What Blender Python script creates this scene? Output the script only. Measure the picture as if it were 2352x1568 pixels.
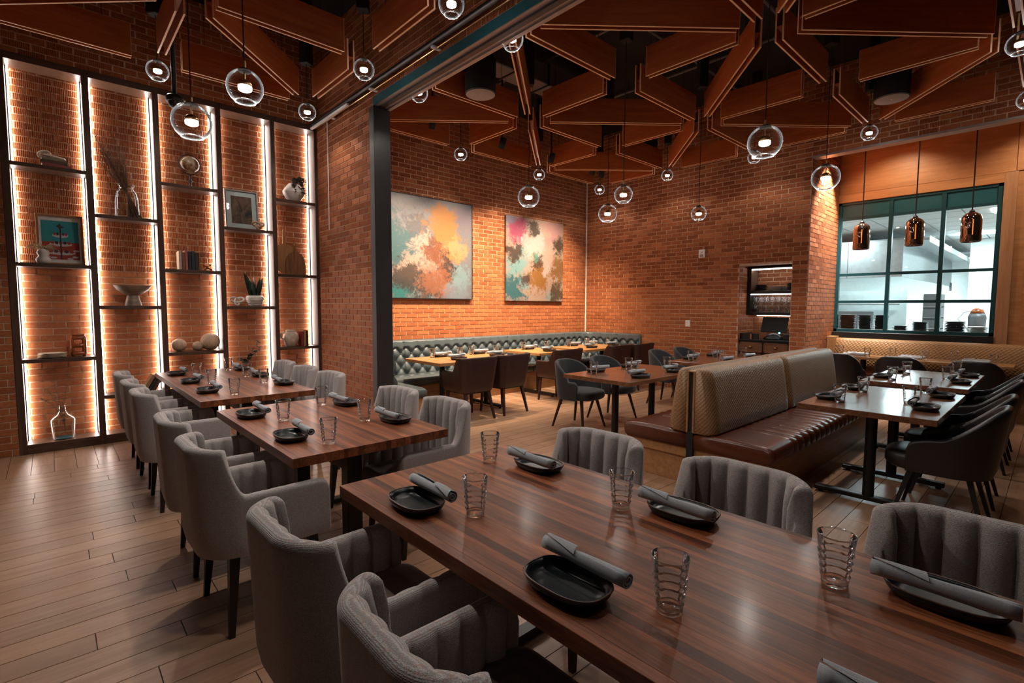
import bpy, bmesh, math, random
import numpy as np
from mathutils import Vector, Matrix

# ------------------------------------------------------------------ reset
for o in list(bpy.data.objects):
    bpy.data.objects.remove(o, do_unlink=True)
SC = bpy.context.scene
COL = SC.collection
random.seed(7)
RNG = np.random.RandomState(7)
PI = math.pi

# ------------------------------------------------------------------ camera
IMG_W, IMG_H, FPX = 2352, 1568, 1152.25
CAM_Z = 1.485
YAW, PITCH, ROLL = math.radians(42.561), math.radians(-3.958), math.radians(0.216)
_fw = Vector((math.sin(YAW)*math.cos(PITCH), math.cos(YAW)*math.cos(PITCH), math.sin(PITCH)))
_rt = Vector((math.cos(YAW), -math.sin(YAW), 0))
_up = _rt.cross(_fw)
_r = _rt*math.cos(ROLL) + _up*math.sin(ROLL)
_u = -_rt*math.sin(ROLL) + _up*math.cos(ROLL)
cam_data = bpy.data.cameras.new('camera')
cam_data.sensor_width = 36.0
cam_data.lens = FPX/IMG_W*36.0
cam_data.clip_start = 0.02
cam = bpy.data.objects.new('camera', cam_data)
cam.matrix_world = Matrix(((_r.x, _u.x, -_fw.x, 0), (_r.y, _u.y, -_fw.y, 0), (_r.z, _u.z, -_fw.z, CAM_Z), (0, 0, 0, 1)))
COL.objects.link(cam)
SC.camera = cam

def px_of(p):
    d = Vector(p) - Vector((0, 0, CAM_Z))
    w = d.dot(_fw)
    if w < 0.05:
        return None
    return (IMG_W/2 + FPX*d.dot(_r)/w, IMG_H/2 - FPX*d.dot(_u)/w, w)

# ------------------------------------------------------------------ world, view, large lights
W = bpy.data.worlds.new('world'); SC.world = W
W.use_nodes = True
W.node_tree.nodes['Background'].inputs[0].default_value = (0.55, 0.5, 0.5, 1)
W.node_tree.nodes['Background'].inputs[1].default_value = 0.012
SC.view_settings.view_transform = 'Standard'
SC.view_settings.look = 'None'
SC.view_settings.gamma = 1.0
SC.view_settings.use_curve_mapping = False
SC.view_settings.exposure = 0.72
# light levels (W) used by the lamp builders below
E_SMALL, E_BIG, E_TRACK, E_KITCHEN, E_DOWN = 9.0, 22.0, 470.0, 40.0, 60.0
WARM = (1.0, 0.76, 0.52)
NEUT = (1.0, 0.90, 0.80)
COOL = (0.80, 0.97, 1.0)

# ------------------------------------------------------------------ materials
MATS = {}
def _new(name):
    m = bpy.data.materials.new(name); m.use_nodes = True
    nt = m.node_tree
    b = nt.nodes['Principled BSDF']
    return m, nt, b
def L(nt, a, b): nt.links.new(a, b)
def N(nt, t, **kw):
    n = nt.nodes.new(t)
    for k, v in kw.items():
        if k == 'ins':
            for kk, vv in v.items(): n.inputs[kk].default_value = vv
        else: setattr(n, k, v)
    return n
def c4(c): return (c[0], c[1], c[2], 1.0)
def ramp(nt, fac, stops):
    r = N(nt, 'ShaderNodeValToRGB')
    el = r.color_ramp.elements
    while len(el) < len(stops): el.new(0.5)
    for e, (p, c) in zip(el, stops): e.position = p; e.color = c4(c)
    L(nt, fac, r.inputs[0]); return r.outputs[0]
def mixc(nt, fac, a, b, mode='MIX'):
    n = N(nt, 'ShaderNodeMix', data_type='RGBA', blend_type=mode)
    for sock, v in ((n.inputs[0], fac), (n.inputs[6], a), (n.inputs[7], b)):
        if isinstance(v, (int, float)): sock.default_value = v
        elif isinstance(v, tuple): sock.default_value = c4(v)
        else: L(nt, v, sock)
    return n.outputs[2]
def math_(nt, op, a, b=None, c=None):
    n = N(nt, 'ShaderNodeMath', operation=op)
    for i, v in enumerate((a, b, c)):
        if v is None: continue
        if isinstance(v, (int, float)): n.inputs[i].default_value = v
        else: L(nt, v, n.inputs[i])
    return n.outputs[0]
def bump(nt, b, h, strength=0.3, dist=0.01):
    n = N(nt, 'ShaderNodeBump', ins={'Strength': strength, 'Distance': dist})
    L(nt, h, n.inputs['Height']); L(nt, n.outputs[0], b.inputs['Normal'])
def piece_random(nt):
    oi = N(nt, 'ShaderNodeObjectInfo'); g = N(nt, 'ShaderNodeNewGeometry')
    return math_(nt, 'FRACT', math_(nt, 'ADD', oi.outputs['Random'], g.outputs['Random Per Island']))
def noise(nt, vec, scale, detail=4, rough=0.55, dist=0.0):
    n = N(nt, 'ShaderNodeTexNoise', ins={'Scale': scale, 'Detail': detail, 'Roughness': rough, 'Distortion': dist})
    if vec is not None: L(nt, vec, n.inputs['Vector'])
    return n.outputs['Fac']
def mapped(nt, src, scale=(1, 1, 1), rot=(0, 0, 0), loc=None):
    m = N(nt, 'ShaderNodeMapping', ins={'Scale': scale, 'Rotation': rot})
    L(nt, src, m.inputs['Vector'])
    if loc is not None: L(nt, loc, m.inputs['Location'])
    return m.outputs[0]
def plain(name, col, rough=0.5, metal=0.0, spec=0.5, var=0.08, nscale=12.0, bmp=0.0, coat=0.0, sheen=0.0):
    """plain surface with faint procedural mottling"""
    if name in MATS: return MATS[name]
    m, nt, b = _new(name)
    tc = N(nt, 'ShaderNodeTexCoord')
    f = noise(nt, tc.outputs['Object'], nscale)
    lo = tuple(max(0, c*(1-var)) for c in col); hi = tuple(min(1, c*(1+var)) for c in col)
    L(nt, ramp(nt, f, [(0.3, lo), (0.7, hi)]), b.inputs['Base Color'])
    b.inputs['Roughness'].default_value = rough; b.inputs['Metallic'].default_value = metal
    b.inputs['Specular IOR Level'].default_value = spec
    b.inputs['Coat Weight'].default_value = coat
    b.inputs['Sheen Weight'].default_value = sheen
    if bmp: bump(nt, b, noise(nt, tc.outputs['Object'], nscale*12), bmp, 0.002)
    MATS[name] = m; return m
def wood(name, dark, light, axis='X', scale=1.0, rough=0.4, coat=0.0, var=0.35, world=False, obj=True):
    """grain along one axis, each piece with its own tone"""
    if name in MATS: return MATS[name]
    m, nt, b = _new(name)
    if world: src = N(nt, 'ShaderNodeNewGeometry').outputs['Position']
    else: src = N(nt, 'ShaderNodeTexCoord').outputs['Object']
    rnd = piece_random(nt)
    cx = N(nt, 'ShaderNodeCombineXYZ')
    L(nt, math_(nt, 'MULTIPLY', rnd, 37.0), cx.inputs[0]); L(nt, math_(nt, 'MULTIPLY', rnd, 53.0), cx.inputs[1]); L(nt, math_(nt, 'MULTIPLY', rnd, 17.0), cx.inputs[2])
    s = {'X': (1.2, 14, 14), 'Y': (14, 1.2, 14), 'Z': (14, 14, 1.2)}[axis]
    v = mapped(nt, src, tuple(q*scale for q in s), loc=cx.outputs[0])
    g1 = noise(nt, v, 1.6, 6, 0.62, 0.6)
    g2 = noise(nt, v, 9.0, 3, 0.6)
    f = math_(nt, 'ADD', math_(nt, 'MULTIPLY', g1, 0.75), math_(nt, 'MULTIPLY', g2, 0.25))
    col = ramp(nt, f, [(0.32, dark), (0.52, tuple((a+c)/2 for a, c in zip(dark, light))), (0.70, light)])
    tone = math_(nt, 'ADD', math_(nt, 'MULTIPLY', rnd, 2*var), 1.0-var)
    tcol = N(nt, 'ShaderNodeCombineXYZ')
    for i in range(3): L(nt, tone, tcol.inputs[i])
    col = mixc(nt, 1.0, col, tcol.outputs[0], 'MULTIPLY')
    L(nt, col, b.inputs['Base Color'])
    b.inputs['Roughness'].default_value = rough
    b.inputs['Coat Weight'].default_value = coat; b.inputs['Coat Roughness'].default_value = 0.16; b.inputs['Specular IOR Level'].default_value = 0.35
    bump(nt, b, g2, 0.04, 0.001)
    MATS[name] = m; return m
def brick_mat(name, dark, light):
    m, nt, b = _new(name)
    pos = N(nt, 'ShaderNodeNewGeometry').outputs['Position']
    rnd = piece_random(nt)
    f = noise(nt, pos, 38, 5, 0.65)
    base = ramp(nt, rnd, [(0.0, dark), (0.5, tuple((a+c)/2 for a, c in zip(dark, light))), (1.0, light)])
    col = mixc(nt, 0.35, base, ramp(nt, f, [(0.3, tuple(c*0.55 for c in dark)), (0.7, tuple(min(1, c*1.35) for c in light))]))
    L(nt, col, b.inputs['Base Color'])
    b.inputs['Roughness'].default_value = 0.72
    b.inputs['Specular IOR Level'].default_value = 0.3
    bump(nt, b, noise(nt, pos, 160, 4), 0.35, 0.003)
    MATS[name] = m; return m
def glass_thin(name, tint=(1, 1, 1), ior=1.45, rough=0.02, gain=1.0, rim=0.0):
    """thin blown glass: clear straight through, Fresnel reflection and a mixed-in pale glow at the rims"""
    m = bpy.data.materials.new(name); m.use_nodes = True; nt = m.node_tree
    for n in list(nt.nodes): nt.nodes.remove(n)
    out = N(nt, 'ShaderNodeOutputMaterial')
    tr = N(nt, 'ShaderNodeBsdfTransparent', ins={'Color': c4(tint)})
    gl = N(nt, 'ShaderNodeBsdfGlossy', ins={'Roughness': rough, 'Color': (1, 1, 1, 1)})
    fr = N(nt, 'ShaderNodeFresnel', ins={'IOR': ior})
    mx = N(nt, 'ShaderNodeMixShader')
    tc = N(nt, 'ShaderNodeTexCoord')
    sp = noise(nt, tc.outputs['Object'], 4.0)
    f = math_(nt, 'MULTIPLY', fr.outputs[0], math_(nt, 'ADD', math_(nt, 'MULTIPLY', sp, 0.3*gain), 0.85*gain))
    f = math_(nt, 'MINIMUM', f, 1.0)
    L(nt, f, mx.inputs[0]); L(nt, tr.outputs[0], mx.inputs[1]); L(nt, gl.outputs[0], mx.inputs[2])
    if rim:  # pale haze mixed into the grazing edges imitates brightly lit glass rims
        lw = N(nt, 'ShaderNodeLayerWeight', ins={'Blend': 0.30})
        tl = N(nt, 'ShaderNodeBsdfTranslucent', ins={'Color': (0.9, 0.95, 1, 1)}); df = N(nt, 'ShaderNodeBsdfDiffuse', ins={'Color': (0.9, 0.95, 1, 1)})
        ms = N(nt, 'ShaderNodeMixShader', ins={0: 0.5}); L(nt, tl.outputs[0], ms.inputs[1]); L(nt, df.outputs[0], ms.inputs[2])
        m2 = N(nt, 'ShaderNodeMixShader'); L(nt, math_(nt, 'MULTIPLY', math_(nt, 'POWER', lw.outputs['Facing'], 3.0), rim), m2.inputs[0])
        L(nt, mx.outputs[0], m2.inputs[1]); L(nt, ms.outputs[0], m2.inputs[2]); mx = m2
    L(nt, mx.outputs[0], out.inputs[0])
    MATS[name] = m; return m
def glass_solid(name, tint=(0.97, 1, 1), share=0.45):
    m = bpy.data.materials.new(name); m.use_nodes = True; nt = m.node_tree
    for n in list(nt.nodes): nt.nodes.remove(n)
    out = N(nt, 'ShaderNodeOutputMaterial')
    g = N(nt, 'ShaderNodeBsdfGlass', ins={'IOR': 1.33, 'Roughness': 0.0, 'Color': c4(tint)})
    tr = N(nt, 'ShaderNodeBsdfTransparent', ins={'Color': c4(tint)})
    tc = N(nt, 'ShaderNodeTexCoord')
    f = math_(nt, 'ADD', math_(nt, 'MULTIPLY', noise(nt, tc.outputs['Object'], 6.0), 0.06), share-0.03)
    mx = N(nt, 'ShaderNodeMixShader')
    L(nt, f, mx.inputs[0]); L(nt, g.outputs[0], mx.inputs[1]); L(nt, tr.outputs[0], mx.inputs[2])
    L(nt, mx.outputs[0], out.inputs[0])
    MATS[name] = m; return m
def glow(name, col, strength):
    m = bpy.data.materials.new(name); m.use_nodes = True; nt = m.node_tree
    for n in list(nt.nodes): nt.nodes.remove(n)
    out = N(nt, 'ShaderNodeOutputMaterial'); e = N(nt, 'ShaderNodeEmission', ins={'Strength': strength})
    tc = N(nt, 'ShaderNodeTexCoord')
    f = noise(nt, tc.outputs['Object'], 3.0)
    L(nt, ramp(nt, f, [(0.0, tuple(c*0.96 for c in col)), (1.0, col)]), e.inputs[0])
    L(nt, e.outputs[0], out.inputs[0]); MATS[name] = m; return m
def fabric(name, lo, hi, fleck, scale=1.0, rough=0.95, bmp=0.6, sheen=0.3):
    """coarse woven upholstery with coloured flecks"""
    m, nt, b = _new(name)
    tc = N(nt, 'ShaderNodeTexCoord').outputs['Object']
    w1 = N(nt, 'ShaderNodeTexWave', wave_type='BANDS', bands_direction='Z', ins={'Scale': 70*scale, 'Distortion': 0.6, 'Detail': 1, 'Detail Scale': 2.0}); L(nt, tc, w1.inputs[0])
    v = N(nt, 'ShaderNodeTexVoronoi', ins={'Scale': 210*scale}); L(nt, mapped(nt, tc, (1, 1, 1.6)), v.inputs['Vector'])
    h = math_(nt, 'ADD', math_(nt, 'MULTIPLY', w1.outputs['Fac'], 0.35), math_(nt, 'MULTIPLY', math_(nt, 'SUBTRACT', 1.0, v.outputs['Distance']), 0.65))
    col = ramp(nt, h, [(0.3, lo), (0.85, hi)])
    fl = N(nt, 'ShaderNodeTexVoronoi', ins={'Scale': 120*scale}); L(nt, mapped(nt, tc, (1, 1, 2.6)), fl.inputs['Vector'])
    sep = N(nt, 'ShaderNodeSeparateColor'); L(nt, fl.outputs['Color'], sep.inputs[0])
    k = math_(nt, 'MULTIPLY', math_(nt, 'GREATER_THAN', sep.outputs[0], 0.86), 0.55)
    L(nt, mixc(nt, k, col, fleck), b.inputs['Base Color'])
    b.inputs['Roughness'].default_value = rough; b.inputs['Specular IOR Level'].default_value = 0.15
    b.inputs['Sheen Weight'].default_value = sheen
    bump(nt, b, h, bmp, 0.004)
    MATS[name] = m; return m
def quilt(name, col, axis, rough=0.38, cell=0.034, deep=0.7):
    """leather with diamond quilting; stitched grooves as fine relief"""
    m, nt, b = _new(name)
    tc = N(nt, 'ShaderNodeTexCoord').outputs['Object']
    s = N(nt, 'ShaderNodeSeparateXYZ'); L(nt, tc, s.inputs[0])
    a = s.outputs[{'X': 0, 'Y': 1}[axis]]; o = s.outputs[{'X': 1, 'Y': 0}[axis]]; z = s.outputs[2]
    a = math_(nt, 'ADD', a, math_(nt, 'ABSOLUTE', o))
    p = math_(nt, 'MULTIPLY', math_(nt, 'ADD', a, z), PI/cell); q = math_(nt, 'MULTIPLY', math_(nt, 'SUBTRACT', a, z), PI/cell)
    h = math_(nt, 'POWER', math_(nt, 'MULTIPLY', math_(nt, 'ABSOLUTE', math_(nt, 'SINE', p)), math_(nt, 'ABSOLUTE', math_(nt, 'SINE', q))), 0.5)
    n = noise(nt, tc, 7)
    L(nt, mixc(nt, n, tuple(c*0.82 for c in col), tuple(min(1, c*1.12) for c in col)), b.inputs['Base Color'])
    b.inputs['Roughness'].default_value = rough
    bump(nt, b, h, deep, 0.012)
    MATS[name] = m; return m
def abstract(name, palette, seed):
    """abstract canvas: palette = list of (centre u, centre v, radius, colour, grain scale) laid over a ground"""
    m, nt, b = _new(name)
    tc = N(nt, 'ShaderNodeTexCoord').outputs['Object']
    warp = N(nt, 'ShaderNodeTexNoise', ins={'Scale': 3.2, 'Detail': 6, 'Roughness': 0.6}); L(nt, mapped(nt, tc, (1, 1, 1), loc=None), warp.inputs['Vector'])
    vm = N(nt, 'ShaderNodeVectorMath', operation='MULTIPLY_ADD'); L(nt, warp.outputs['Color'], vm.inputs[0]); vm.inputs[1].default_value = (0.34, 0, 0.34); 
    off = N(nt, 'ShaderNodeVectorMath', operation='SUBTRACT'); L(nt, tc, off.inputs[0]); off.inputs[1].default_value = (0.17, 0, 0.17)
    L(nt, off.outputs[0], vm.inputs[2])
    col = palette[0]
    cur = None
    for i, (u, v, r, c, g, amt) in enumerate(palette[1:]):
        d = N(nt, 'ShaderNodeVectorMath', operation='DISTANCE'); L(nt, vm.outputs[0], d.inputs[0]); d.inputs[1].default_value = (u, 0, v)
        blob = math_(nt, 'SUBTRACT', 1.0, math_(nt, 'DIVIDE', d.outputs['Value'], r))
        gn = N(nt, 'ShaderNodeTexNoise', ins={'Scale': g, 'Detail': 8, 'Roughness': 0.7, 'Distortion': 0.6}); L(nt, mapped(nt, tc, (1, 1, 1), (0, 0.4*i, 0.3*i+seed)), gn.inputs['Vector'])
        gn2 = noise(nt, mapped(nt, tc, (1, 1, 1), (0, 0.9*i, 0.7*i+seed)), g*4.0, 5, 0.7, 0.8)
        f = math_(nt, 'ADD', math_(nt, 'MULTIPLY', blob, 1.7), math_(nt, 'MULTIPLY', math_(nt, 'SUBTRACT', gn.outputs['Fac'], 0.54), 4.6))
        f = math_(nt, 'ADD', f, math_(nt, 'MULTIPLY', math_(nt, 'SUBTRACT', gn2, 0.5), 2.2))
        f = math_(nt, 'MULTIPLY', f, 1.6)
        cl = N(nt, 'ShaderNodeClamp'); L(nt, f, cl.inputs[0])
        cur = mixc(nt, math_(nt, 'MULTIPLY', cl.outputs[0], amt), col if cur is None else cur, c)
    L(nt, mixc(nt, 1.0, cur, (0.25, 0.24, 0.25), "MULTIPLY"), b.inputs['Base Color'])
    b.inputs['Roughness'].default_value = 0.55
    bump(nt, b, noise(nt, tc, 40, 6), 0.3, 0.004)
    MATS[name] = m; return m

M_BRICK = brick_mat('brick', (0.23, 0.060, 0.019), (0.41, 0.135, 0.047))
M_MORTAR = plain('mortar', (0.54, 0.34, 0.22), 0.9, var=0.2, nscale=30, bmp=0.4)
M_FLOOR = wood('floor_plank', (0.33, 0.180, 0.105), (0.50, 0.305, 0.195), 'X', 0.8, 0.36, var=0.07, world=True)
M_FLOORY = wood('floor_plank_cross', (0.33, 0.180, 0.105), (0.50, 0.305, 0.195), 'Y', 0.8, 0.36, var=0.07, world=True)
M_GROUT = plain('grout', (0.12, 0.085, 0.065), 0.9)
M_WALNUT = wood('walnut', (0.078, 0.0195, 0.0075), (0.32, 0.102, 0.038), 'Y', 1.4, 0.42, coat=0.07, var=0.55, world=True)
M_WALNUT2 = wood('stained_walnut', (0.10, 0.035, 0.016), (0.24, 0.10, 0.05), 'X', 1.2, 0.24, coat=0.35, var=0.1)
M_OAK = wood('oak_top', (0.30, 0.13, 0.045), (0.48, 0.25, 0.10), 'X', 1.2, 0.35, coat=0.2, var=0.18)
M_OAKBASE = wood('oak_base', (0.26, 0.12, 0.045), (0.44, 0.23, 0.10), 'X', 1.0, 0.45, var=0.12)
M_OAKBASEY = wood('oak_base_cross', (0.26, 0.12, 0.045), (0.44, 0.23, 0.10), 'Y', 1.0, 0.45, var=0.12)
M_PANELW = wood('alcove_panel', (0.34, 0.14, 0.05), (0.52, 0.25, 0.105), 'Y', 0.7, 0.42, var=0.06)
M_TRIMW = wood('alcove_trim', (0.32, 0.15, 0.075), (0.48, 0.26, 0.135), 'Z', 0.9, 0.45, var=0.06)
M_BAFX = wood('baffle_veneer_x', (0.33, 0.070, 0.016), (0.52, 0.150, 0.040), 'X', 1.0, 0.5, var=0.08)
M_BAFEDGE = wood('baffle_edge', (0.80, 0.46, 0.25), (0.92, 0.60, 0.38), 'X', 1.0, 0.5, var=0.05)
M_SHELF = wood('shelf_stain', (0.045, 0.022, 0.014), (0.12, 0.065, 0.042), 'Z', 0.8, 0.45, var=0.06)
M_SHELFX = wood('shelf_board_stain', (0.045, 0.022, 0.014), (0.12, 0.065, 0.042), 'X', 0.8, 0.45, var=0.06)
M_SHELFIN = wood('shelf_inner', (0.13, 0.068, 0.042), (0.22, 0.125, 0.082), 'Z', 0.8, 0.4, var=0.05)
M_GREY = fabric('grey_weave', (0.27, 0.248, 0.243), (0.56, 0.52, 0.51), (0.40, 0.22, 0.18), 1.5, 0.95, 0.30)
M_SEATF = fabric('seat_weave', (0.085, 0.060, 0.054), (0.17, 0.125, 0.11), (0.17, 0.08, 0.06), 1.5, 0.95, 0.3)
M_LEG = plain('black_leg', (0.010, 0.009, 0.009), 0.42)
M_STEEL = plain('black_steel', (0.014, 0.014, 0.015), 0.38, 0.3)
M_JAMB = plain('jamb_steel', (0.022, 0.020, 0.021), 0.5, 0.2)
M_TEAL = plain('teal_paint', (0.006, 0.048, 0.060), 0.35)
M_TEALP = plain('teal_panel', (0.007, 0.080, 0.100), 0.38)
M_SOFFIT = plain('soffit_steel', (0.30, 0.25, 0.24), 0.4, 0.2)
M_BLACK = plain('black_matte', (0.006, 0.006, 0.006), 0.8)
M_BLACKS = plain('black_satin', (0.010, 0.010, 0.011), 0.35)
M_CEIL = plain('ceiling_black', (0.006, 0.005, 0.005), 0.95)
M_DUCT = plain('duct_grey', (0.13, 0.125, 0.13), 0.5, 0.4)
M_CAPW = plain('speaker_face', (0.34, 0.30, 0.28), 0.7, bmp=0.4)
M_DISH = plain('dish_glaze', (0.010, 0.015, 0.017), 0.30, spec=0.4, var=0.3)
M_RIM = plain('dish_rim', (0.075, 0.034, 0.022), 0.4, var=0.4, nscale=40)
M_NAP = fabric('napkin_linen', (0.27, 0.29, 0.315), (0.46, 0.49, 0.53), (0.37, 0.39, 0.42), 3.2, 0.9, 0.12, 0.2)
M_TUMB = glass_thin('tumbler_glass', (0.97, 0.98, 0.98), 1.42, 0.01, 1.9, 0.30)
M_LIP = glass_thin('tumbler_lip', (0.8, 0.82, 0.83), 1.8, 0.02, 1.5, 0.5)
M_BASEG = glass_solid('tumbler_base', (0.98, 1.0, 1.0), 0.15)
M_GLOBE = glass_thin('globe_glass', (0.97, 0.975, 0.98), 1.17, 0.01, 1.2, 0.22)
M_JARG = glass_thin('jar_glass', (0.93, 0.97, 0.96), 1.22, 0.02, 1.2, 0.6)
M_PANE = glass_thin('window_pane', (0.93, 0.98, 0.98), 1.35, 0.0, 0.8)
M_BRASS = plain('brass', (0.55, 0.33, 0.14), 0.28, 1.0)
M_LED = glow('lamp_led', (1.0, 0.96, 0.92), 42.0)
M_STRIP = glow('led_strip', (1.0, 0.88, 0.80), 25.0)
M_STRIPC = glow('led_strip_cool', (0.92, 0.97, 1.0), 14.0)
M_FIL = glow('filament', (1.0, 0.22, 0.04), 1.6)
M_BLUELED = glow('blue_led', (0.1, 0.7, 1.0), 6.0)
M_COPPER = plain('mirrored_copper', (0.30, 0.20, 0.155), 0.06, 0.95, var=0.1)
M_BROWNL = plain('brown_leather', (0.035, 0.013, 0.010), 0.42, var=0.15, bmp=0.15)
M_VELVET = plain('charcoal_velvet', (0.015, 0.017, 0.021), 0.85, sheen=0.25, var=0.15)
M_BLACKL = plain('black_leather', (0.012, 0.011, 0.012), 0.40, bmp=0.15)
M_TUFT = plain('blue_grey_leather', (0.060, 0.078, 0.086), 0.27, var=0.12, bmp=0.1)
M_RUST = plain('rust_leather', (0.090, 0.021, 0.008), 0.28, var=0.15, bmp=0.15)
M_QUILT = quilt('tan_quilt', (0.27, 0.150, 0.072), 'X', 0.46, 0.034, 0.36)
M_QUILTY = quilt('tan_quilt_cross', (0.30, 0.155, 0.058), 'Y', 0.5, 0.05, 0.45)
M_PIPING = plain('dark_piping', (0.02, 0.014, 0.012), 0.5)
M_WHITE = plain('white_ceramic', (0.62, 0.58, 0.54), 0.4)
M_WHITEP = plain('white_plastic', (0.72, 0.70, 0.67), 0.45)
M_CREAM = plain('cream_stone', (0.52, 0.42, 0.33), 0.6, var=0.25, nscale=20)
M_SPH = wood('pale_wood_ball', (0.36, 0.24, 0.16), (0.60, 0.43, 0.30), 'Z', 2.0, 0.5, var=0.12)
M_MANGO = wood('mango_wood', (0.16, 0.11, 0.08), (0.38, 0.28, 0.20), 'X', 1.6, 0.5, var=0.1)
M_BOARD = wood('board_wood', (0.16, 0.065, 0.025), (0.36, 0.16, 0.065), 'Z', 1.2, 0.45, var=0.1)
M_BOARDL = wood('board_wood_light', (0.30, 0.135, 0.055), (0.50, 0.26, 0.11), 'Z', 1.2, 0.45, var=0.1)
M_TERRA = plain('terracotta_gloss', (0.33, 0.085, 0.028), 0.22, var=0.3)
M_LEAF = plain('eucalyptus_leaf', (0.055, 0.085, 0.075), 0.6, var=0.35, nscale=9)
M_LEAFD = plain('snake_leaf', (0.020, 0.036, 0.026), 0.4, var=0.4, nscale=14)
M_LEAFG = plain('trailing_leaf', (0.10, 0.12, 0.085), 0.6, var=0.4, nscale=14)
M_TWIG = plain('dry_twig', (0.14, 0.065, 0.035), 0.8, var=0.3)
M_DRIED = plain('dried_flower', (0.42, 0.31, 0.20), 0.85, var=0.3)
M_PAPER = plain('paper', (0.62, 0.52, 0.40), 0.8)
M_STAIN = plain('stainless', (0.46, 0.48, 0.49), 0.32, 0.85, var=0.1)
M_KWALL = plain('kitchen_wall', (0.72, 0.78, 0.78), 0.6, var=0.04)
M_KTILE = plain('ceiling_tile', (0.78, 0.80, 0.80), 0.8, var=0.04, bmp=0.3)
M_DARKPL = plain('dark_plate', (0.035, 0.030, 0.028), 0.35)
M_BRNPL = plain('brown_plate', (0.13, 0.055, 0.022), 0.35)
M_CABW = wood('cabinet_front', (0.085, 0.034, 0.016), (0.20, 0.09, 0.045), 'Y', 1.2, 0.4, var=0.08)

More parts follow.
